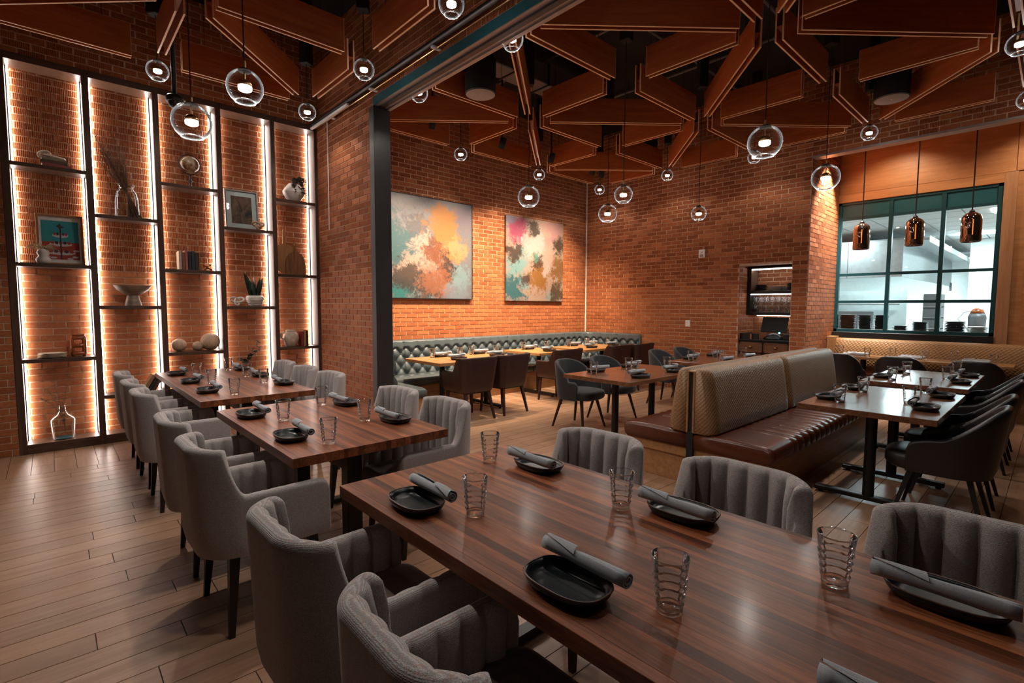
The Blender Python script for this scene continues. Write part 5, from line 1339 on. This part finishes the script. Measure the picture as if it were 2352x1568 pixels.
def painting(x0, x1, z0, z1, yb, d, mat, label, framed):
    cx, cz = (x0+x1)/2, (z0+z1)/2; w, h = (x1-x0)/2, (z1-z0)/2
    t = thing('abstract_painting', label, 'painting', (cx, yb, cz))
    obj('canvas', MB().rbox(-w+(0.012 if framed else 0), w-(0.012 if framed else 0), -d+0.006, 0, -h+(0.012 if framed else 0), h-(0.012 if framed else 0), 0.003), mat, t)
    if framed:
        for nm, b in (('frame_rail', (-w, w, -d, 0, h-0.012, h)), ('frame_rail', (-w, w, -d, 0, -h, -h+0.012)), ('frame_stile', (-w, -w+0.012, -d, 0, -h, h)), ('frame_stile', (w-0.012, w, -d, 0, -h, h))):
            obj(nm, MB().rbox(*b, 0.002), M_BLACKS, t)
    else:
        obj('stretcher', MB().rbox(-w+0.003, w-0.003, 0.0, 0.012, -h+0.003, h-0.003, 0.001), M_BOARD, t)
painting(3.62, 5.337, 1.603, 3.200, YW-0.008, 0.05, M_ART1, 'large black-framed abstract painting in grey, teal and orange', True)
painting(6.105, 7.650, 1.595, 3.138, YW-0.020, 0.04, M_ART2, 'unframed abstract painting in pink, white, teal and ochre', False)

# ------------------------------------------------------------------ things on the shelves
YS = 6.985
def leaf(mb, p, d, ln, w, up=Vector((0, 0, 1)), fold=0.15, tip=1.0):
    """one leaf: small folded blade of eight triangles"""
    d = Vector(d).normalized(); sd = d.cross(up)
    if sd.length < 1e-3: sd = Vector((1, 0, 0))
    sd.normalize(); n = sd.cross(d).normalized(); p = Vector(p)
    q = [p, p+d*ln*0.3+sd*w*0.42+n*w*fold, p+d*ln*0.65+sd*w*0.5*tip+n*w*fold, p+d*ln, p+d*ln*0.65-sd*w*0.5*tip+n*w*fold, p+d*ln*0.3-sd*w*0.42+n*w*fold, p+d*ln*0.5]
    mb.add(q, [(0, 1, 6), (1, 2, 6), (2, 3, 6), (3, 4, 6), (4, 5, 6), (5, 0, 6)])
def bez(p0, p1, p2, n=10):
    p0, p1, p2 = Vector(p0), Vector(p1), Vector(p2)
    return [p0*(1-t)**2+p1*2*t*(1-t)+p2*t*t for t in [i/n for i in range(n+1)]]
def book(name, label, x, y, z, w, d, h, col, rz=0.0, flat=False, lean=0.0, group=None):
    t = thing(name, label, 'book', (x, y, z), rz, group)
    cm = plain('book_cover_%02d%02d%02d' % tuple(int(c*99) for c in col), col, 0.6, var=0.2)
    m = Matrix.Rotation(lean, 4, 'Y')
    # w = thickness, d = depth, h = height (standing); spine faces the room
    if flat:
        obj('cover', MB().rbox(-h/2, h/2, -d/2, d/2, 0, 0.003, 0.001).rbox(-h/2, h/2, -d/2, d/2, w-0.003, w, 0.001).rbox(-h/2, h/2, -d/2, -d/2+0.003, 0, w, 0.001), cm, t)
        obj('pages', MB().box(-h/2+0.003, h/2-0.003, -d/2+0.003, d/2-0.003, 0.003, w-0.003), M_PAPER, t)
    else:
        obj('cover', MB().rbox(-w/2, -w/2+0.003, -d/2, d/2, 0, h, 0.001, m=m).rbox(w/2-0.003, w/2, -d/2, d/2, 0, h, 0.001, m=m).rbox(-w/2, w/2, -d/2, -d/2+0.003, 0, h, 0.001, m=m), cm, t)
        obj('pages', MB().box(-w/2+0.003, w/2-0.003, -d/2+0.003, d/2-0.003, 0.003, h-0.004, m=m), M_PAPER, t)
    return t
# bay 1, top shelf: flat books with a white chain link on top
zb_ = 2.865
book('book', 'red book lying at the bottom of the pile on the top left shelf', 0.105, YS, zb_, 0.038, 0.15, 0.225, (0.22, 0.03, 0.02), 0.12, True)
book('book', 'brown book lying second in the pile on the top left shelf', 0.095, YS, zb_+0.038, 0.030, 0.14, 0.205, (0.09, 0.05, 0.03), -0.05, True)
book('book', 'olive book lying topmost in the pile under the white chain links', 0.085, YS, zb_+0.068, 0.024, 0.13, 0.185, (0.16, 0.13, 0.06), 0.1, True)
lk = thing('chain_ornament', 'white stone chain link ornament on top of the books', 'ornament', (0.075, YS, zb_+0.094))
def torus(mb, c, a, b, r, m, seg=28):
    pts = [m @ Vector((a*math.cos(2*PI*i/seg), b*math.sin(2*PI*i/seg), 0))+Vector(c) for i in range(seg+1)]
    mb.tube(pts, r, 8, cap=False)
mb = MB(); torus(mb, (0.02, 0, 0.018), 0.075, 0.035, 0.013, Matrix.Rotation(0.1, 3, 'Y')); obj('link', mb, M_CREAM, lk, smooth=True)
mb = MB(); torus(mb, (-0.055, 0, 0.036), 0.045, 0.032, 0.013, Matrix.Rotation(-0.45, 3, 'Y') @ Matrix.Rotation(1.2, 3, 'X')); obj('link', mb, M_CREAM, lk, smooth=True)
# bay 1, second shelf: framed print and small vase with dried flowers
z1 = 1.900
pr = thing('framed_print', 'wood-framed print of a tiered cake stand on teal and red', 'picture', (0.108, 7.03, z1))
PM = Matrix.Rotation(-0.10, 4, 'X')
def pbox(nm, x0, x1, z0, z1_, y, mat, d=0.002): return obj(nm, MB().box(x0, x1, y-d, y, z0, z1_, m=PM), mat, pr)
pw, ph = 0.183, 0.520
for nm, b in (('frame_stile', (-pw, -pw+0.020, 0, ph)), ('frame_stile', (pw-0.020, pw, 0, ph)), ('frame_rail', (-pw+0.020, pw-0.020, ph-0.020, ph)), ('frame_rail', (-pw+0.020, pw-0.020, 0, 0.020))):
    obj(nm, MB().rbox(b[0], b[1], -0.022, 0.004, b[2], b[3], 0.002, m=PM), M_BOARDL, pr)
pbox('mount', -pw+0.02, pw-0.02, 0.02, ph-0.02, -0.004, M_WHITEP)
M_PT, M_PR = plain('print_teal', (0.03, 0.30, 0.34), 0.7), plain('print_red', (0.36, 0.05, 0.03), 0.7)
M_PW, M_PD = plain('print_white', (0.60, 0.55, 0.55), 0.7), plain('print_dark', (0.05, 0.03, 0.035), 0.7)
pbox('print_ground', -0.145, 0.145, 0.235, 0.455, -0.006, M_PT); pbox('print_cloth', -0.145, 0.145, 0.055, 0.235, -0.006, M_PR)
for cz_, rx_ in ((0.125, 0.112), (0.215, 0.088), (0.305, 0.062)):
    e = [(x, z) for x, z, _ in ell(rx_, 0.024, 0, 2, 28)]
    obj('print_tier', MB().prism([(x, z+cz_) for x, z in e], 0.0083, 0.0085, m=PM @ Matrix.Rotation(PI/2, 4, 'X')), M_PW, pr)
    for k in range(-2, 3):
        e = [(x+k*rx_*0.36, z+cz_+0.014) for x, z, _ in ell(rx_*0.17, 0.016, 0, 2, 12)]
        obj('print_cup', MB().prism(e, 0.0088, 0.0092, m=PM @ Matrix.Rotation(PI/2, 4, 'X')), M_PD if k % 2 else M_PR, pr)
obj('print_stem', MB().box(-0.006, 0.006, -0.0100, -0.0086, 0.06, 0.385, m=PM), M_PD, pr)
obj('print_finial', MB().prism([(-0.03, 0.40), (0.0, 0.375), (0.035, 0.395), (0.01, 0.405), (0.0, 0.43)], 0.0086, 0.0092, m=PM @ Matrix.Rotation(PI/2, 4, 'X')), M_PD, pr)
for k, (x, z) in enumerate(((-0.11, 0.08), (0.11, 0.085), (-0.06, 0.072), (0.07, 0.065), (0.12, 0.15))):
    e = [(a+x, b+z) for a, b, _ in ell(0.026, 0.010, 0, 2, 16)]
    obj('print_saucer', MB().prism(e, 0.0083, 0.0087, m=PM @ Matrix.Rotation(PI/2, 4, 'X')), M_PW, pr)
vs_ = thing('ribbed_vase', 'small white ribbed vase with dried straw flowers before the print', 'vase', (-0.030, 6.93, z1))
obj('body', MB().lathe([(0.040, 0), (0.055, 0.015), (0.058, 0.045), (0.036, 0.075), (0.050, 0.105), (0.040, 0.135), (0.030, 0.145), (0.024, 0.14), (0.001, 0.10)], 32, fn=lambda r, z, a, j: r*(1+0.03*math.cos(a*16)) if j < 7 else r), M_WHITE, vs_, smooth=True)
mb = MB(); rs = random.Random(4)
for i in range(46):
    a = rs.uniform(0, 2*PI); l = rs.uniform(0.07, 0.15); e = rs.uniform(-0.15, 0.8)
    c = Vector((math.cos(a)*math.cos(e), math.sin(a)*math.cos(e)*0.5, math.sin(e)))*l
    mb.tube(bez((0, 0, 0.13), Vector((c.x*0.5, c.y*0.5, 0.13+l*0.75)), Vector((c.x, c.y, 0.13+c.z*0.6)), 5), [0.002, 0.003, 0.004, 0.004, 0.003, 0.001], 4)
o = obj('dried_flowers', mb, M_DRIED, vs_); o['kind'] = 'stuff'
# bay 1, third shelf: plates and a terracotta block vase
for k in range(4):
    o = obj('plate', MB().lathe([(0.001, 0), (0.07, 0), (0.112, 0.010), (0.114, 0.0135), (0.07, 0.006), (0.001, 0.005)], 36, closed=False), M_CREAM, None, (-0.005+random.uniform(-.003, .003), YS, 0.945+k*0.0125), smooth=True)
    tag(o, 'pale plate in the short pile beside the terracotta vase', 'plate', 'pale plates on the left shelf')
tv = thing('terracotta_vase', 'glossy terracotta block vase with two eye-shaped holes', 'vase', (0.200, YS, 0.945))
def slab_hole(w, h, holes, y0, y1, wav):
    """upright slab with round openings, outline wavy"""
    mb = MB(); n = 40
    out = []
    for i in range(n):
        a = 2*PI*i/n; c, q = math.cos(a), math.sin(a)
        x = w*math.copysign(abs(c)**0.5, c); z = h/2+h/2*math.copysign(abs(q)**0.5, q)
        out.append((x*(1+wav*math.cos(z/h*4*PI)), z))
    mb.prism(out, -y1, -y0, m=Matrix.Rotation(PI/2, 4, 'X')); return mb
TVW = 0.060
for z0, z1_ in ((0.015, 0.052), (0.095, 0.135), (0.180, 0.215)):
    obj('band', MB().loft([ell(TVW, 0.045, z0, 4, 28), ell(TVW+0.005, 0.048, (z0+z1_)/2, 4, 28), ell(TVW, 0.045, z1_, 4, 28)]), M_TERRA, tv, smooth=True)
for sx in (-1, 1):
    obj('side_wall', MB().loft([ell(0.024, 0.043, 0.03, 3, 20, sx*0.042), ell(0.019, 0.043, 0.075, 3, 20, sx*0.048), ell(0.024, 0.043, 0.115, 3, 20, sx*0.042), ell(0.019, 0.043, 0.158, 3, 20, sx*0.048), ell(0.024, 0.043, 0.20, 3, 20, sx*0.042)]), M_TERRA, tv, smooth=True)
    obj('foot', MB().loft([ell(0.014, 0.03, 0.0, 3, 16, sx*0.045), ell(0.018, 0.036, 0.02, 3, 16, sx*0.042)]), M_TERRA, tv, smooth=True)
obj('neck', MB().loft([ell(0.058, 0.044, 0.21, 4, 28), ell(0.052, 0.040, 0.225, 4, 28), ell(0.060, 0.046, 0.238, 4, 28), ell(0.050, 0.036, 0.238, 4, 28)]), M_TERRA, tv, smooth=True)
# bay 1, bottom: demijohn with eucalyptus
dj = thing('demijohn', 'clear glass demijohn with eucalyptus sprigs on the bottom shelf', 'bottle', (0.045, 6.98, 0.095))
pj_ = [(0.001, 0.004), (0.082, 0.0), (0.090, 0.010), (0.100, 0.18), (0.098, 0.205), (0.080, 0.232), (0.048, 0.258), (0.030, 0.285), (0.026, 0.315), (0.027, 0.345), (0.031, 0.35)]
obj('bottle', MB().lathe(pj_, 40, closed=False), M_JARG, dj, smooth=True)
obj('base_glass', MB().lathe([(0.001, 0.002), (0.080, 0.002), (0.086, 0.014), (0.001, 0.010)], 32, closed=False), M_TEALP, dj, smooth=True, label='sea-green thick glass base')
mb = MB(); torus(mb, (0, 0, 0.30), 0.031, 0.031, 0.004, Matrix.Identity(3)); mb.tube([(-0.03, -0.02, 0.30), (-0.055, -0.03, 0.275)], 0.003, 6); obj('twine', mb, M_TWIG, dj)
st2 = MB(); lv = MB(); rs = random.Random(9)
for ex, ez in ((-0.175, 0.44), (-0.06, 0.60), (0.045, 0.545), (-0.11, 0.52)):
    c = bez((0.02, 0, 0.03), (0.0, 0, 0.36), (ex, rs.uniform(-.03, .02), ez), 12); st2.tube(c, 0.002, 5)
    for k in range(3, 13):
        for sgn in (-1, 1):
            leaf(lv, c[k], (sgn*rs.uniform(.4, 1), rs.uniform(-.6, .2), rs.uniform(-.2, .7)), rs.uniform(.022, .034), rs.uniform(.018, .026))
obj('stems', st2, M_TWIG, dj); o = obj('leaves', lv, M_LEAF, dj); o['kind'] = 'stuff'
# bay 2: tall jar with branches, footed bowl, leaning books, box with shell
tj = thing('glass_jar', 'tall clear glass jar filled with bare red-brown branches', 'jar', (0.668, 6.985, 2.440))
obj('jar', MB().lathe([(0.001, 0.004), (0.102, 0.0), (0.110, 0.012), (0.104, 0.20), (0.092, 0.27), (0.070, 0.305), (0.064, 0.318), (0.064, 0.336), (0.074, 0.340), (0.074, 0.362), (0.066, 0.365)], 40, closed=False), M_JARG, tj, smooth=True)
br = MB(); rs = random.Random(2)
for i in range(58):
    a = rs.uniform(-1, 1); b = rs.uniform(-.6, .4)
    top = Vector((-0.13+a*0.13, b*0.10, rs.uniform(0.55, 0.86))); base_ = Vector((0.06-a*0.07, b*0.05, 0.015))
    c = bez(base_, Vector((0.0+a*0.03, b*0.03, 0.36)), top, 9)
    br.tube(c, [0.0042-0.00032*k for k in range(10)], 4)
    for k in range(4, 10):
        d = Vector((rs.uniform(-1, 1), rs.uniform(-.6, .6), rs.uniform(.2, 1))).normalized()*rs.uniform(.04, .10)
        br.tube([c[k], c[k]+d*0.5+Vector((0, 0, .005)), c[k]+d], [0.0021, 0.0017, 0.0011], 3)
o = obj('branches', br, M_TWIG, tj); o['kind'] = 'stuff'
fb_ = thing('footed_bowl', 'wide wooden footed bowl standing alone on its shelf', 'bowl', (0.682, 6.98, 1.480))
obj('foot', MB().lathe([(0.079, 0), (0.079, 0.006), (0.058, 0.095), (0.052, 0.125), (0.001, 0.125)], 36), M_MANGO, fb_, smooth=True)
obj('bowl', MB().lathe([(0.050, 0.120), (0.090, 0.135), (0.140, 0.172), (0.170, 0.220), (0.172, 0.224), (0.164, 0.224), (0.130, 0.185), (0.001, 0.150)], 44, closed=False), M_MANGO, fb_, smooth=True)
for k, (dx, col, nm) in enumerate(((0.0, (0.30, 0.16, 0.08), 'tan'), (0.045, (0.02, 0.02, 0.022), 'black'), (0.085, (0.10, 0.05, 0.03), 'brown'))):
    book('book', nm+' book leaning with two others behind the grey chairs', 0.735+dx, YS, 0.520, 0.034, 0.15, 0.20, col, 0, False, 0.52)
bxs = thing('slatted_box', 'dark slatted box on the bottom shelf behind the chairs', 'box', (0.620, 6.97, 0.095))
for k in range(5): obj('slat', MB().rbox(-0.07, 0.07, -0.07, 0.07, k*0.022, k*0.022+0.017, 0.003), M_BLACKS, bxs)
obj('core', MB().box(-0.062, 0.062, -0.062, 0.062, 0.0, 0.105), M_BLACK, bxs)
tag(obj('glass_orb', MB().sphere((0, 0, 0.045), 0.045, 20, 12), M_STAIN, None, (0.645, 6.97, 0.095+0.106), smooth=True), 'small silvery orb on the slatted box', 'ornament')
# bay 3: globe, row of books, jack, three wooden balls
gl = thing('desk_globe', 'antique desk globe on a turned dark stand', 'globe', (1.275, 6.985, 2.865))
gm, gnt, gb = _new('globe_map'); gtc = N(gnt, 'ShaderNodeTexCoord').outputs['Object']
L(gnt, ramp(gnt, noise(gnt, gtc, 9, 6, .6), [(0.45, (0.42, 0.33, 0.22)), (0.53, (0.20, 0.07, 0.02)), (0.60, (0.05, 0.03, 0.02))]), gb.inputs['Base Color']); gb.inputs['Roughness'].default_value = 0.3
obj('sphere', MB().sphere((0, 0, 0.265), 0.098, 32, 20), gm, gl, smooth=True, label='aged cream and brown globe ball')
mb = MB(); torus(mb, (0, 0, 0.265), 0.112, 0.112, 0.005, Matrix.Rotation(PI/2, 3, 'X')); obj('meridian', mb, M_BLACKS, gl, smooth=True)
obj('stand', MB().lathe([(0.042, 0), (0.040, 0.010), (0.018, 0.022), (0.010, 0.05), (0.020, 0.075), (0.012, 0.10), (0.010, 0.155), (0.001, 0.158)], 20), M_LEG, gl, smooth=True)
x = 1.118
for k, (w, h, col, nm) in enumerate(((0.028, 0.215, (0.55, 0.40, 0.28), 'cream'), (0.030, 0.200, (0.25, 0.10, 0.05), 'rust'), (0.026, 0.225, (0.45, 0.15, 0.13), 'pink-topped'), (0.034, 0.215, (0.02, 0.022, 0.03), 'navy'), (0.032, 0.220, (0.025, 0.035, 0.05), 'slate'), (0.044, 0.205, (0.04, 0.025, 0.02), 'thick brown'))):
    x += w/2; book('book', nm+' book standing in the row below the globe', x, YS, 1.900, w, 0.15, h, col); x += w/2+0.002
jk = thing('jack_ornament', 'red-brown toy jack shaped ornament beside the books', 'ornament', (1.412, 6.95, 1.900+0.040))
for k, d in enumerate(((1, 0.2, 0.9), (-1, 0.3, 0.75), (0.3, 1, -0.2), (1, -.3, -.55))):
    v = Vector(d).normalized()*0.044
    obj('arm', MB().tube([-v, v], 0.0065, 8).sphere(v, 0.010, 8, 6).sphere(-v, 0.010, 8, 6), M_TERRA, jk, smooth=True)
for (x, r, lab) in ((1.096, 0.076, 'medium pale wooden ball standing apart on the shelf'), (1.284, 0.056, 'small pale wooden ball between two larger ones'), (1.418, 0.105, 'largest pale wooden ball, by the upright')):
    tag(obj('wooden_ball', MB().sphere((0, 0, r), r, 32, 20), M_SPH, None, (x, 6.99, 0.945), smooth=True), lab, 'ball')
# bay 4: framed print and knot, pot with snake plant, knot ornament, eucalyptus
f4 = thing('framed_print', 'grey-framed brown botanical print with a white mount', 'picture', (1.832, 7.035, 2.440))
def fbox(nm, x0, x1, z0, z1_, y0, y1, mat): return obj(nm, MB().rbox(x0, x1, y0, y1, z0, z1_, 0.002, m=PM), mat, f4)
M_FRG = plain('grey_frame', (0.26, 0.24, 0.24), 0.5)
w4, h4 = 0.190, 0.495
for nm, b in (('frame_stile', (-w4, -w4+0.018, 0, h4)), ('frame_stile', (w4-0.018, w4, 0, h4)), ('frame_rail', (-w4+0.018, w4-0.018, h4-0.018, h4)), ('frame_rail', (-w4+0.018, w4-0.018, 0, 0.018))): fbox(nm, *b, -0.026, 0.004, M_FRG)
fbox('mount', -w4+0.018, w4-0.018, 0.018, h4-0.018, -0.010, -0.006, M_WHITEP)
am, ant, ab = _new('botanical_print'); atc = N(ant, 'ShaderNodeTexCoord').outputs['Object']
L(ant, ramp(ant, noise(ant, mapped(ant, atc, (3, 1, 1.5)), 4, 8, .65, 1.2), [(0.35, (0.05, 0.02, 0.012)), (0.5, (0.22, 0.10, 0.06)), (0.7, (0.30, 0.16, 0.10))]), ab.inputs['Base Color']); ab.inputs['Roughness'].default_value = 0.6
fbox('print', -0.118, 0.118, 0.075, 0.42, -0.013, -0.009, am)
fbox('glazing', -w4+0.018, w4-0.018, 0.018, h4-0.018, -0.020, -0.018, M_PANE)
def knot(name, label, loc, sc, mat, r):
    pts = [Vector(((math.sin(t)+2*math.sin(2*t))*0.33, -math.sin(3*t)*0.28, (math.cos(t)-2*math.cos(2*t))*0.24))*sc for t in [2*PI*i/60 for i in range(61)]]
    lo = min(p.z for p in pts)-r
    o = obj(name, MB().tube([p-Vector((0, 0, lo)) for p in pts], r, 8, cap=False), mat, None, loc, smooth=True)
    return tag(o, label, 'ornament')
knot('knot_ornament', 'pale wooden knot ornament in front of the botanical print', (1.985, 6.92, 2.440), 0.070, M_SPH, 0.013)
knot('knot_ornament', 'white ceramic knot ornament beside the snake plant', (1.722, 6.95, 1.480), 0.080, M_WHITE, 0.011)
sp_ = thing('snake_plant', 'dark snake plant in a white ringed bowl pot', 'plant', (1.935, 6.98, 1.480))
obj('pot', MB().lathe([(0.062, 0), (0.066, 0.004), (0.100, 0.075), (0.108, 0.098), (0.100, 0.122), (0.088, 0.134), (0.080, 0.132), (0.070, 0.11), (0.001, 0.105)], 40, fn=lambda r, z, a, j: r), M_WHITE, sp_, smooth=True)
for z in (0.02, 0.04, 0.06, 0.08):
    mb = MB(); torus(mb, (0, 0, z), 0.0695+z*0.40, 0.0695+z*0.40, 0.0035, Matrix.Identity(3)); obj('ring', mb, M_WHITE, sp_, smooth=True)
obj('soil', MB().lathe([(0.001, 0.118), (0.080, 0.115)], 24, closed=False), M_BLACK, sp_)
rs = random.Random(5)
for k, (tx, tz) in enumerate(((-0.12, 0.44), (-0.07, 0.36), (-0.02, 0.40), (0.02, 0.33), (0.06, 0.38), (0.11, 0.37), (-0.04, 0.30), (0.08, 0.28))):
    b0 = Vector((tx*0.3, rs.uniform(-.03, .03), 0.10)); tp = Vector((tx, rs.uniform(-.05, .05), tz)); c = bez(b0, (b0+tp)/2+Vector((tx*-0.15, 0, 0.03)), tp, 8)
    rg = []
    for i, p in enumerate(c):
        w = 0.026*(0.65+0.7*math.sin(PI*min(1, i/8*0.9+0.05)))*(1-(i/8)**3)+0.001; an = rs.uniform(-.1, .1)+k
        sd = Vector((math.cos(an*0.5), math.sin(an*0.5), 0)); n_ = Vector((-sd.y, sd.x, 0))
        rg.append([p-sd*w, p+n_*w*0.35, p+sd*w, p+n_*(w*0.35-0.004)])
    obj('leaf', MB().loft(rg), M_LEAFD, sp_, smooth=True)
eu = thing('eucalyptus_vase', 'dark vase of eucalyptus sprigs on the low shelf behind the table', 'plant', (1.800, 6.975, 0.520))
obj('vase', MB().lathe([(0.045, 0), (0.06, 0.03), (0.055, 0.12), (0.022, 0.17), (0.026, 0.20), (0.020, 0.20), (0.001, 0.17)], 24), M_DARKPL, eu, smooth=True)
st3 = MB(); lv = MB(); rs = random.Random(12)
for ex, ez in ((0.17, 0.42), (0.06, 0.34), (-0.08, 0.30), (0.15, 0.50), (-0.02, 0.26)):
    c = bez((0, 0, 0.1), (0.0, 0, 0.3), (ex, rs.uniform(-.06, .0), ez), 10); st3.tube(c, 0.002, 5)
    for k in range(5, 11):
        for q in range(3): leaf(lv, c[k], (rs.uniform(-1, 1), rs.uniform(-.8, .1), rs.uniform(-.4, .6)), rs.uniform(.03, .05), rs.uniform(.03, .042))
obj('stems', st3, M_TWIG, eu); o = obj('leaves', lv, M_LEAF, eu); o['kind'] = 'stuff'
# bay 5: vase with trailing plant, chopping boards, jug and books
v5 = thing('trailing_plant', 'round white vase with a grey-green trailing plant', 'plant', (2.452, 6.975, 2.865))
obj('vase', MB().lathe([(0.070, 0), (0.078, 0.006), (0.135, 0.105), (0.138, 0.130), (0.105, 0.185), (0.070, 0.225), (0.062, 0.235), (0.055, 0.228), (0.001, 0.18)], 40), M_WHITE, v5, smooth=True)
lv = MB(); st3 = MB(); rs = random.Random(21)
for i in range(26):
    ex = rs.uniform(-.06, .14); drop = rs.uniform(0.0, 0.25)
    c = bez((rs.uniform(-.03, .04), rs.uniform(-.03, .0), 0.22), (ex*0.6, -0.07, 0.36), (ex, rs.uniform(-.15, -.08), 0.30-drop), 8); st3.tube(c, 0.0016, 4)
    for k in range(2, 9):
        for q in range(2): leaf(lv, c[k], (rs.uniform(-1, 1), rs.uniform(-1, .1), rs.uniform(-.8, .6)), rs.uniform(.022, .034), rs.uniform(.022, .032))
c = bez((0.03, -0.04, 0.24), (0.16, -0.16, 0.20), (0.095, -0.13, -0.16), 14); st3.tube(c, 0.0016, 4)
for k in range(4, 15):
    for q in range(2): leaf(lv, c[k], (rs.uniform(-1, 1), rs.uniform(-1, .1), rs.uniform(-.8, .3)), .028, .026)
obj('stems', st3, M_TWIG, v5); o = obj('leaves', lv, M_LEAFG, v5); o['kind'] = 'stuff'
def board(label, loc, outline, th, mat, lean, hole):
    t = thing('chopping_board', label, 'board', loc)
    m = Matrix.Rotation(lean, 4, 'X') @ Matrix.Rotation(PI/2, 4, 'X')
    obj('board', MB().prism(outline, -th/2, th/2, m=m), mat, t)
    mb = MB(); torus(mb, (0, 0, 0), 0.016, 0.022, 0.005, Matrix.Identity(3)); 
    mm = m @ Matrix.Translation((hole[0], hole[1], 0)); mb.v = [tuple(mm @ Vector(p)) for p in mb.v]
    obj('hanging_loop', mb, mat, t, smooth=True)
o1 = [(-0.20*math.cos(a), 0.195-0.195*math.sin(a)) for a in np.linspace(-PI*0.35, PI*1.35, 40)]
o1 = [(0.175*math.cos(a), 0.215+0.20*math.sin(a)) for a in np.linspace(PI*0.5+0.13, PI*2.5-0.13, 44)]
ya, yb_ = 0.40, 0.60
o1 = o1 + [(0.019, 0.56), (0.012, 0.602), (-0.012, 0.602), (-0.019, 0.56)]
board('large round light wooden chopping board with a long handle', (2.350, 7.065, 1.902), [(x, max(0.0, z)) for x, z in o1], 0.020, M_BOARDL, -0.06, (0, 0.58))
o2 = [(-0.125, 0.0), (0.125, 0.0), (0.130, 0.10), (0.118, 0.21), (0.085, 0.275), (0.03, 0.315), (0.016, 0.35), (0.014, 0.395), (-0.014, 0.395), (-0.016, 0.35), (-0.03, 0.315), (-0.085, 0.275), (-0.118, 0.21), (-0.130, 0.10)]
board('smaller dark wooden chopping board leaning before the round one', (2.470, 7.015, 1.902), o2, 0.022, M_BOARD, -0.08, (0, 0.415))
jg = thing('clay_jug', 'rounded cream clay jug with a side handle', 'jug', (2.365, 6.975, 0.945))
obj('body', MB().lathe([(0.060, 0), (0.066, 0.005), (0.098, 0.075), (0.102, 0.115), (0.088, 0.165), (0.062, 0.190), (0.060, 0.210), (0.068, 0.218), (0.058, 0.214), (0.001, 0.17)], 36), M_CREAM, jg, smooth=True)
obj('handle', MB().tube(bez((-0.070, 0, 0.185), (-0.175, 0, 0.20), (-0.090, 0, 0.075), 12), 0.011, 8), M_CREAM, jg, smooth=True)
x = 2.478
for k, (w, h, col, nm) in enumerate(((0.036, 0.195, (0.24, 0.03, 0.02), 'red'), (0.030, 0.205, (0.38, 0.20, 0.11), 'tan'), (0.026, 0.210, (0.03, 0.02, 0.02), 'black'))):
    x += w/2; book('book', nm+' book standing beside the clay jug', x, YS, 0.945, w, 0.14, h, col); x += w/2+0.002
